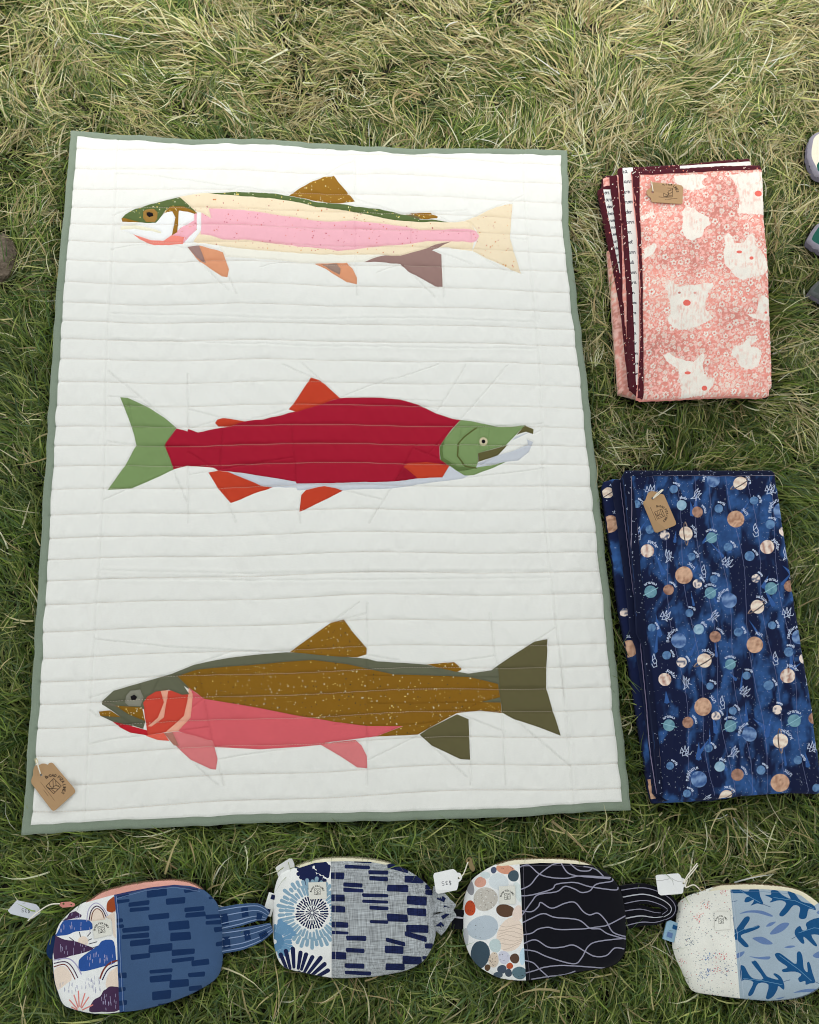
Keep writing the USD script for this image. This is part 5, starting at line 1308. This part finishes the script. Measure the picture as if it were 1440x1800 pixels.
pouch3, PF3 = make_pouch('zipper pouch with painted pebble print beside black cloth with wavy lilac lines', out3, left3, zip3, rg3, [(stroke(Mc(*l), 2.0, 5), LV3) for l in lines3] + [(stroke(Mc((548, 145), (562, 500), (588, 830)), .6), srgb(120, 116, 130)), (stroke(Mc((535, 148), (700, 140), (850, 143), (980, 160)), .6), srgb(110, 106, 120))], srgb(240, 239, 239), BK3, [Mc((527, 140), (545, 500), (569, 836))],
                          lab3, logo(*Mc((452, 328))[0], 10.5, math.radians(-4), srgb(30, 30, 30)), srgb(230, 222, 200), srgb(120, 100, 70), seed=12)
for path, wd, zs, th in [([(1094, 1576), (1130, 1571), (1160, 1579), (1178, 1592), (1178, 1604), (1166, 1612)], (36, 33, 30, 26, 20, 16), (.034, .042, .044, .042, .040, .038), .004), ([(1096, 1614), (1125, 1609), (1150, 1612), (1168, 1610)], (38, 34, 26, 16), (.034, .038, .038, .036), .004)]:
    strap(pouch3, 'wrist_strap', path, wd, zs, BK3, [(-.3, .035, LV3, 0, 1), (0.02, .05, srgb(190, 190, 200), .02, 1), (.32, .035, LV3, 0, 1)], th=th)
strap(pouch3, 'tab', [(815, 1617), (805, 1616), (795, 1615)], (30, 31, 30), (.034, .036, .036), BK3, [(.1, .08, srgb(190, 190, 200), 0.1, 1)])
mz = Mesh(); zp = to_world(poly(Mc((203, 112), (215, 96), (232, 94), (242, 108), (244, 128), (258, 160), (246, 180), (228, 164), (218, 136), (204, 124)), 3).difference(disc(*Mc((221, 110))[0], 1.8, n=8)), .045)
fz = flat_field(zp, .045); mz.sheet(zp, fz, srgb(150, 132, 96), .004).skirt(zp, fz, .002, srgb(150, 132, 96)); pouch3.part('zipper_pull', mz, M_METAL)

Nc = T(1120, 1480, 4.5)
out4 = poly(Nc((275, 800), (290, 715), (300, 640), (310, 560), (325, 480), (400, 425), (480, 398), (560, 368), (640, 342), (740, 333), (900, 332), (1100, 345), (1260, 375), (1380, 440), (1480, 530), (1560, 660), (1590, 800), (1570, 960), (1480, 1110), (1380, 1190), (1250, 1235), (1050, 1256), (830, 1240), (600, 1212), (455, 1186), (400, 1130), (345, 1010), (295, 900)), 3)
left4 = poly(Nc((-300, 0), (736, 0), (738, 378), (770, 700), (828, 1400), (-300, 1400)))
zip4 = poly(Nc((550, 392), (640, 330), (740, 315), (900, 312), (1150, 325), (1300, 370), (1440, 480), (1400, 505), (1300, 425), (1200, 390), (1000, 374), (740, 376), (640, 382)))
WH4, BL4, OAK, SML = srgb(234, 231, 224), srgb(166, 182, 196), srgb(26, 82, 132), srgb(104, 130, 176)
oak = [((745, 380), (800, 372), (870, 395), (900, 372), (960, 372), (975, 430), (1000, 495), (950, 487), (900, 505), (918, 480), (922, 457), (885, 475), (850, 475), (862, 440), (890, 430), (840, 407), (750, 405)),
       ((1010, 420), (1060, 418), (1060, 385), (1110, 385), (1150, 420), (1215, 450), (1190, 395), (1240, 400), (1300, 470), (1390, 495), (1415, 540), (1360, 530), (1340, 600), (1300, 610), (1280, 590), (1290, 520), (1240, 502), (1190, 560), (1150, 590), (1125, 570), (1180, 490), (1130, 462), (1050, 480), (1070, 450)),
       ((740, 605), (765, 600), (772, 690), (800, 668), (850, 600), (885, 590), (890, 620), (845, 690), (900, 680), (960, 660), (968, 680), (900, 710), (822, 740), (850, 780), (885, 825), (850, 830), (790, 775), (760, 770)),
       ((1560, 640), (1440, 600), (1340, 640), (1345, 690), (1310, 700), (1290, 665), (1255, 690), (1250, 735), (1300, 800), (1325, 800), (1320, 750), (1400, 820), (1425, 815), (1380, 735), (1480, 740), (1560, 720)),
       ((1090, 890), (1130, 880), (1200, 930), (1260, 965), (1265, 880), (1290, 868), (1310, 910), (1320, 1000), (1350, 1030), (1345, 960), (1365, 955), (1390, 1040), (1410, 1110), (1370, 1120), (1335, 1130), (1330, 1100), (1290, 1110), (1275, 1080), (1300, 1050), (1250, 1027), (1160, 1030), (1150, 1010), (1190, 990), (1120, 940)),
       ((815, 985), (850, 985), (880, 1040), (920, 1080), (1000, 1080), (910, 960), (920, 945), (945, 945), (1010, 1040), (1040, 1070), (1120, 1090), (1080, 1050), (1095, 1040), (1140, 1070), (1165, 1130), (1160, 1170), (1120, 1140), (1110, 1170), (1080, 1220), (1040, 1245), (1020, 1230), (1040, 1130), (960, 1120), (920, 1200), (890, 1220), (880, 1200), (920, 1110), (850, 1090), (825, 1100))]
small = [((810, 570), (860, 548), (930, 540), (1000, 548), (1070, 580), (1060, 592), (960, 565), (880, 560)), ((1050, 730), (1090, 680), (1150, 642), (1205, 645), (1170, 692), (1110, 725)), ((915, 760), (980, 750), (1030, 770), (1075, 808), (1000, 810), (940, 782)), ((1020, 670), (1050, 640), (1100, 632), (1060, 665)), ((885, 905), (960, 912), (1050, 906), (1040, 930), (960, 926)), ((1165, 835), (1210, 820), (1255, 825), (1210, 840)), ((780, 890), (850, 865), (832, 900), (785, 922)), ((1235, 1195), (1330, 1165), (1460, 1165), (1440, 1185), (1300, 1190)), ((1390, 900), (1440, 865), (1500, 860), (1440, 920)), ((1100, 1240), (1170, 1225), (1130, 1245)), ((1420, 560), (1470, 530), (1520, 560), (1470, 580))]
rg4 = [(poly(Nc(*o_), 3), SML) for o_ in small] + [(poly(Nc(*o_), 3), OAK) for o_ in oak]
rg4 += [(stroke(Nc(*l), .7), srgb(120, 166, 200)) for l in [((800, 372), (900, 440), (975, 480)), ((1080, 440), (1250, 465), (1400, 530)), ((770, 730), (850, 690), (950, 670)), ((1130, 900), (1280, 1010), (1380, 1100)), ((840, 1080), (1000, 1100), (1150, 1130)), ((1280, 720), (1400, 680), (1500, 690))]]
rg4 += [(stroke(Nc(*l), .9), srgb(40, 70, 120)) for l in [((990, 490), (1055, 515)), ((1160, 1105), (1210, 1092)), ((1225, 768), (1255, 750)), ((750, 475), (792, 466)), ((1405, 1105), (1440, 1120))]]
rg4 += [(stroke(Nc((750, 385), (790, 700), (845, 1235)), .6), srgb(196, 206, 220)), (stroke(Nc((745, 392), (960, 392), (1200, 408)), .6), srgb(90, 120, 160))]
lp4 = left4.intersection(out4)
dots4 = scatter_dots(lp4, 420, .35, .95, [srgb(60, 90, 130), srgb(90, 110, 130), srgb(70, 96, 110), srgb(176, 84, 90)], 3)
for (x, y, n, c_) in [(545, 500, 9, (200, 60, 66)), (480, 600, 14, (214, 96, 100)), (690, 385, 10, (206, 90, 96)), (670, 915, 12, (206, 62, 80)), (630, 1015, 8, (196, 60, 70)), (560, 1020, 16, (50, 96, 160)), (575, 910, 14, (90, 130, 180)), (420, 790, 18, (60, 90, 120)), (700, 1010, 12, (70, 100, 150)), (340, 950, 10, (220, 140, 150)), (520, 1070, 12, (60, 104, 156))]:
    for _ in range(n * 2):
        q = Nc((x + rng.normal(0, 22), y + rng.normal(0, 20)))[0]
        dots4.append((hexdot(*q, rng.uniform(.4, 1.1)).intersection(lp4), srgb(*c_)))
lab4 = poly(Nc((612, 556), (735, 552), (742, 690), (616, 700)))
pouch4, PF4 = make_pouch('zipper pouch with paint speckled cream cloth beside pale blue oak leaf print', out4, left4, zip4, dots4, rg4, WH4, BL4, [Nc((738, 378), (770, 700), (828, 1240))],
                          lab4, logo(*Nc((666, 625))[0], 9, math.radians(-2), srgb(36, 36, 36)), srgb(228, 220, 196), srgb(120, 100, 74), seed=16, H=.030, label_col=WH4 * .985)
strap(pouch4, 'tab', [(1188, 1640), (1180, 1637), (1169, 1633)], (32, 33, 33), (.036, .038, .038), srgb(150, 184, 206), [(.25, .2, OAK, .1, .5), (-.2, .25, SML, .4, .8)])
pq_ = np.array(smooth_open([(*proj([1236, 1566], .05)[0], .050), (*proj([1230, 1561], .056)[0], .056), (*proj([1237, 1560], .06)[0], .058), (*proj([1240, 1565], .052)[0], .052)], 5))
pouch4.part('zipper_pull', Mesh().tube(pq_, .0009, srgb(150, 132, 96), 6), M_METAL)

# price tags on the pouches
TW, TG, PEN = srgb(238, 238, 242), srgb(204, 206, 214), srgb(80, 80, 90)
ST = srgb(232, 226, 212)


def dollar(x, y, h, ang):
    return [(write_line('$35', x, y, h, ang, .9, .35)[0], PEN)]


q1 = rounded(J((42, 378), (92, 321), (198, 344), (216, 362), (222, 392), (182, 420), (168, 425), (58, 396)), 1.6)
lay_tag('price_tag', 'grey looking price tag left of the rainbow print pouch, tied to the pink zipper pull', None, q1, J((212, 384))[0], dollar(*J((166, 372))[0], 6.4, math.radians(180 + 8)), .050, TG,
        [[(*J((212, 384))[0], .0515), (*J((250, 358))[0], .052), (*J((285, 343))[0], .051), (*J((330, 340))[0], .049)], [(*J((212, 384))[0], .0515), (*J((180, 410))[0], .053), (*J((154, 434))[0], .05)]], tilt=(0, .0), string_col=ST)
q2 = rounded(T(460, 1490, 14.4)((350, 520), (380, 480), (700, 275), (770, 275), (830, 420), (835, 540), (900, 640), (700, 800), (440, 790)), 1.5)
lay_tag('price_tag', 'white price tag half tucked behind the upper left of the dandelion print pouch', None, q2, T(460, 1490, 14.4)((800, 640))[0], [(write_line('35', *T(460, 1490, 14.4)((690, 600))[0], 6.5, math.radians(180 - 22), .9)[0], PEN)], .033, TW, [], tilt=(-.02, .12), string_col=ST)
q3 = rounded(Lc((1220, 226), (1226, 208), (1352, 180), (1370, 192), (1378, 204), (1400, 208), (1412, 235), (1404, 256), (1388, 268), (1384, 300), (1376, 322), (1252, 347), (1238, 335)), 1.4)
lay_tag('price_tag', 'white price tag marked in pencil between the dandelion and pebble print pouches', None, q3, Lc((1390, 241))[0], dollar(*Lc((1338, 258))[0], 7.2, math.radians(180 - 6)), .052, TW, [[(*Lc((1390, 241))[0], .0535), (*Lc((1420, 215))[0], .05), (*Mc((215, 122))[0], .047)]], tilt=(0, .04), string_col=ST)
q4 = rounded(Nc((148, 272), (160, 262), (325, 249), (342, 262), (348, 280), (385, 298), (395, 325), (385, 350), (368, 362), (366, 400), (355, 411), (188, 423), (168, 408)), 1.3)
lay_tag('price_tag', 'blank white price tag beside the top left of the oak leaf pouch', None, q4, Nc((369, 326))[0], [(stroke(Nc((245, 262), (270, 285), (310, 308), (350, 316)), .6, 3), srgb(150, 146, 150)), (stroke(Nc((152, 305), (200, 304), (255, 292)), .7), srgb(140, 136, 140)), (stroke(Nc((276, 290), (290, 342)), .6), srgb(160, 158, 160))], .052, TW,
        [[(*Nc((369, 326))[0], .0535), (*Nc((400, 265))[0], .057), (*Nc((440, 215))[0], .058), (*Nc((476, 170))[0], .056)], [(*Nc((369, 326))[0], .0535), (*Nc((410, 275))[0], .057), (*Nc((450, 228))[0], .058), (*Nc((482, 185))[0], .055)], [(*Nc((400, 300))[0], .053), (*Nc((385, 360))[0], .053), (*Nc((450, 340))[0], .051), (*Nc((505, 385))[0], .050)]], string_col=ST)

# ------------------------------------------------------------------ the scalloped mat cut by the right edge, and the stone on the left
lob1 = poly([(1424, 250), (1428, 238), (1440, 229), (1470, 222), (1515, 235), (1530, 270), (1510, 300), (1470, 312), (1440, 308), (1430, 295), (1422, 275)], 4)
lob2 = poly([(1422, 418), (1432, 400), (1445, 388), (1480, 380), (1520, 395), (1535, 425), (1515, 455), (1470, 455), (1440, 436), (1426, 428)], 4)
lob3 = poly([(1424, 513), (1432, 500), (1448, 488), (1490, 478), (1530, 500), (1520, 540), (1470, 535), (1435, 520)], 4)
mid_ = poly([(1470, 240), (1600, 240), (1620, 400), (1600, 520), (1500, 530), (1480, 400)], 4)
whole = unary_union([lob1, lob2, lob3, mid_]).buffer(0)
zM = .05
wM = to_world(whole, zM)
FOOT.append(to_world(whole, .03))
cM = wM.centroid
mat = Thing('scalloped_mat', 'scalloped cream and green mat with grey edging cut off by the right border', 'mat', (cM.x, cM.y, .03))
FM, dM = slab_field(wM, zM, r=.007, depth=.009, amp=.004, seed=44)
inn = whole.buffer(-5.5)
green = unary_union([poly([(1436, 290), (1446, 274), (1480, 268), (1530, 280), (1520, 310), (1440, 320)]), poly([(1410, 380), (1600, 380), (1600, 470), (1410, 470)])])
dark_ = poly([(1410, 470), (1600, 470), (1600, 600), (1410, 600)])
m = Mesh(); lay(m, [(inn, srgb(222, 214, 196)), (green.intersection(inn), srgb(34, 88, 78)), (dark_.intersection(inn), srgb(74, 82, 78))], FM, .004, zproj=zM); mat.part('mat_top', m, M_CLOTH)
m = Mesh(); lay(m, [(whole.difference(inn), srgb(142, 138, 150)), (whole.difference(inn).intersection(dark_), srgb(92, 96, 96))], FM, .004, zproj=zM); m.skirt(wM, FM, .012, srgb(110, 106, 120), inset=.002); mat.part('edging', m, M_CLOTH)

import trimesh
ro = poly([(-60, 395), (0, 405), (12, 422), (26, 440), (31, 452), (28, 462), (20, 470), (5, 478), (-20, 490), (-80, 480)])
rw = to_world(ro, .03); FOOT.append(rw.buffer(-.004))
s_ = trimesh.creation.icosphere(subdivisions=5)
v = s_.vertices.copy()
v *= (1 + 0.5 * (meshkit.fbm(v * 1.6 + 3, 3, 5) - .5) + 0.22 * (meshkit.fbm(v * 6, 3, 9) - .5))[:, None]
cr = rw.centroid; ex = (rw.bounds[2] - rw.bounds[0]) / 2, (rw.bounds[3] - rw.bounds[1]) / 2
v = v / np.abs(v).max(0) * [ex[0] * 1.03, ex[1] * 1.03, .035]
v[:, 2] = np.sign(v[:, 2]) * np.abs(v[:, 2]) * 1.0 + .012
v[:, :2] += [cr.x, cr.y]
rk = usdkit.mesh(stage, '/World/stone', (v, s_.faces), M_ROCK, smooth=True).GetPrim()
rk.SetCustomDataByKey('label', 'rough brown grey stone in the grass at the left border'); rk.SetCustomDataByKey('category', 'stone')
# ------------------------------------------------------------------ grass


def blades(root, phi, L, w, th0, th1, col, seg=4, twist=None):
    """a mesh of curved tapering blades: arrays per blade; th = lean from upright at the root and at the tip"""
    n = len(root)
    t = np.linspace(0, 1, seg + 1)
    tm_ = (t[1:] + t[:-1]) / 2
    th = th0[:, None] + (th1 - th0)[:, None] * tm_[None] ** 0.8
    ds = L[:, None] / seg
    r = np.concatenate([np.zeros((n, 1)), np.cumsum(np.sin(th) * ds, 1)], 1)
    z = np.concatenate([np.zeros((n, 1)), np.cumsum(np.cos(th) * ds, 1)], 1)
    z = np.maximum(z, 0.002 + 0.004 * t[None])
    bend = (rng.random(n) - .5)[:, None] * 0.9 * t[None] ** 1.5
    ph = phi[:, None] + bend
    P = np.stack([root[:, :1] + r * np.cos(ph), root[:, 1:2] + r * np.sin(ph), root[:, 2:3] + z], -1)
    tw = (twist if twist is not None else rng.normal(0, 0.6, n))[:, None]
    side = np.stack([-np.sin(ph) * np.cos(tw), np.cos(ph) * np.cos(tw), np.sin(tw) * np.ones_like(ph)], -1)
    wt = w[:, None] * np.clip(1.03 - t[None] ** 2.2, 0.06, 1) * 0.5
    Lf, Rt = P + side * wt[..., None], P - side * wt[..., None]
    V = np.stack([Lf, Rt], 2).reshape(n, -1, 3)
    tan = np.gradient(P, axis=1)
    N = np.cross(tan, side); N /= np.maximum(np.linalg.norm(N, axis=-1, keepdims=True), 1e-9)
    N *= np.where(N[..., 2:3] < 0, -1, 1)
    N2 = np.repeat(N, 2, 1) + np.tile(np.array([[.35], [-.35]]), (seg + 1, 1)) * np.repeat(side, 2, 1)
    N2 /= np.linalg.norm(N2, axis=-1, keepdims=True)
    f = []
    for k in range(seg):
        a = 2 * k
        f += [[a, a + 1, a + 3], [a, a + 3, a + 2]]
    f = np.array(f)
    F = (f[None] + (np.arange(n) * (seg + 1) * 2)[:, None, None]).reshape(-1, 3)
    C = np.repeat(col, (seg + 1) * 2, 0).reshape(n, -1, 3)
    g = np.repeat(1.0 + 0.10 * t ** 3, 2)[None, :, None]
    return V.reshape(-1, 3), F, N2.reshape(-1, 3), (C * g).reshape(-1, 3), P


GREENS = np.array([(0.085, 0.150, 0.020), (0.155, 0.225, 0.035), (0.042, 0.088, 0.014), (0.230, 0.270, 0.070), (0.090, 0.150, 0.058)])
STRAWS = np.array([(0.58, 0.51, 0.29), (0.48, 0.40, 0.20), (0.66, 0.61, 0.40), (0.32, 0.24, 0.12), (0.42, 0.43, 0.15)])


def nz(x, y, s, seed, o=2):
    return meshkit.fbm(np.stack([x * s, y * s, np.full_like(x, seed * 3.3)], -1), o, seed)


def grow(x0, x1, y0, y1, density, seed, strawy=None, foot=None, sdf=None):
    R = np.random.default_rng(seed)
    n = int((x1 - x0) * (y1 - y0) * density)
    x, y = R.uniform(x0, x1, n), R.uniform(y0, y1, n)
    cn = int((x1 - x0) * (y1 - y0) * 420)
    cc = np.stack([R.uniform(x0, x1, cn), R.uniform(y0, y1, cn)], 1)
    _, ci = cKDTree(cc).query(np.stack([x, y], 1))
    cphi, clen, cst, ctint = R.normal(0, 0.85, cn), R.normal(1, 0.16, cn), R.normal(0, 0.13, cn), R.normal(1, 0.10, cn)
    big = nz(x, y, 2.6, 3) * 2 - 1
    phi = 5.2 * big + 1.2 + cphi[ci] + R.normal(0, 0.5, n)
    st = 0.15 + 0.62 * (nz(x, y, 4.2, 11, 3) - 0.45) + cst[ci] + (strawy(x, y) if strawy else 0)
    is_straw = R.random(n) < np.clip(st, 0.04, 0.85)
    col = np.where(is_straw[:, None], STRAWS[R.integers(0, 5, n)], GREENS[R.integers(0, 5, n)])
    col = col * (ctint[ci] * R.normal(1, 0.24, n).clip(.5, 1.5))[:, None]
    mixf = np.where(is_straw, R.random(n) * 0.2, R.random(n) ** 3 * 0.4)[:, None]
    col = np.clip(col * (1 - mixf) + mixf * np.array([0.30, 0.30, 0.11]), 0.01, 0.66)
    L = (0.046 * clen[ci] * R.normal(1, 0.26, n)).clip(0.02, 0.105)
    w = np.where(is_straw, R.uniform(0.0011, 0.0028, n), R.uniform(0.0015, 0.0037, n))
    wide = is_straw & (R.random(n) < 0.03)
    w = np.where(wide, R.uniform(.003, .0044, n), w); L = np.where(wide, R.uniform(.05, .095, n), L)
    lay_ = np.clip(0.5 + 1.7 * (nz(x, y, 6, 17) - .5), 0, 1)
    th0 = R.uniform(0.12, 0.85, n) + 0.3 * lay_
    th1 = th0 + R.uniform(0.35, 1.1, n) + 0.25 * lay_
    flatb = is_straw & (R.random(n) < 0.45)
    th0 = np.where(flatb, R.uniform(0.7, 1.3, n), th0); th1 = np.where(flatb, R.uniform(1.3, 1.75, n), th1)
    root = np.stack([x, y, np.where(flatb, R.uniform(0.004, 0.026, n), 0.0)], 1)
    thin = R.random(n) < 0.55 * np.clip((0.46 - nz(x, y, 15, 41, 2)) * 7, 0, 1)      # bare gaps in the turf
    if sdf is None:
        root, phi, L, w, th0, th1, col = (a[~thin] for a in (root, phi, L, w, th0, th1, col))
    if sdf is not None:
        d = sdf(x, y)                                     # metres outside (+) or inside (-) of what lies on the lawn
        keep = d > -0.004
        # near an edge blades are pressed outwards and stay low
        e = 0.006
        gx, gy = sdf(x + e, y) - sdf(x - e, y), sdf(x, y + e) - sdf(x, y - e)
        away = np.arctan2(gy, gx)
        reach = L * np.sin((th0 + th1) / 2)
        tip = sdf(x + reach * np.cos(phi), y + reach * np.sin(phi))
        bad = (tip < R.normal(0.006, 0.006, n)) & (d < 0.09)
        phi = np.where(bad, away + R.normal(0, 0.9, n), phi)
        tip = sdf(x + reach * np.cos(phi), y + reach * np.sin(phi))
        keep &= ~((tip < -0.010) & (R.random(n) < 0.95))
        root, phi, L, w, th0, th1, col = (a[keep] for a in (root, phi, L, w, th0, th1, col))
    return root, phi, L, w, th0, th1, col


CORE = (-0.76, 1.20, -1.04, 1.20)
GF = Field((CORE[0], CORE[2], CORE[1], CORE[3]), 0.003, pad=0.05)
_in = np.zeros_like(GF.X, bool)
for f_ in FOOT:
    _in |= GF.inside(f_)
GF.A = (ndimage.distance_transform_edt(~_in) - ndimage.distance_transform_edt(_in)) * GF.res
gr = grow(*CORE, 54000 if not globals().get('QUICK') else 15000, 5, strawy=lambda x, y: 0.13 + 0.24 * np.clip((y - 0.45) / 0.5, -1.2, 1) + 0.10 * np.clip((x - .05) / 0.6, -1.6, 1), sdf=GF)
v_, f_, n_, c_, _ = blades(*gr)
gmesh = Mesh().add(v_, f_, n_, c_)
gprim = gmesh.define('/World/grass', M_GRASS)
gprim.SetCustomDataByKey('kind', 'stuff')
gprim.SetCustomDataByKey('label', 'long matted lawn grass mixed with dry straw around the quilts and pouches')
gprim.SetCustomDataByKey('category', 'grass')
print('grass blades', len(gr[0]), 'triangles', TRIS)
# the lawn goes on outside the frame: tiles of the same grass, repeated
inst = UsdGeom.PointInstancer.Define(stage, '/World/lawn_grass')
inst.GetPrim().SetCustomDataByKey('kind', 'stuff')
protos = []
for k in range(3):
    rr = grow(-0.3, 0.3, -0.3, 0.3, 22000, 50 + k, strawy=lambda x, y: 0.12)
    v_, f_, n_, c_, _ = blades(*rr, seg=3)
    Mesh().add(v_, f_, n_, c_).define(f'/World/lawn_grass/tile_{k:03d}', M_GRASS)
    protos.append(f'/World/lawn_grass/tile_{k:03d}')
pos, ori, idx = [], [], []
R = random.Random(4)
xs = np.arange(-5.7, 5.8, 0.6)
for X in np.arange(CORE[0] + 0.3 - 0.6 * 8, CORE[1] + 0.6 * 8, 0.6):
    for Y in np.arange(CORE[2] + 0.3 - 0.6 * 8, CORE[3] + 0.6 * 8, 0.6):
        if CORE[0] - 0.25 < X < CORE[1] + 0.25 and CORE[2] - 0.25 < Y < CORE[3] + 0.25:
            continue
        pos.append(Gf.Vec3f(float(X), float(Y), 0)); a = R.choice([0, 90, 180, 270])
        ori.append(Gf.Quath(Gf.Rotation(Gf.Vec3d(0, 0, 1), a).GetQuat())); idx.append(R.randrange(3))
inst.CreatePrototypesRel().SetTargets([Sdf.Path(p) for p in protos])
inst.CreatePositionsAttr(pos); inst.CreateOrientationsAttr(ori); inst.CreateProtoIndicesAttr(idx)
print('all triangles', TRIS)
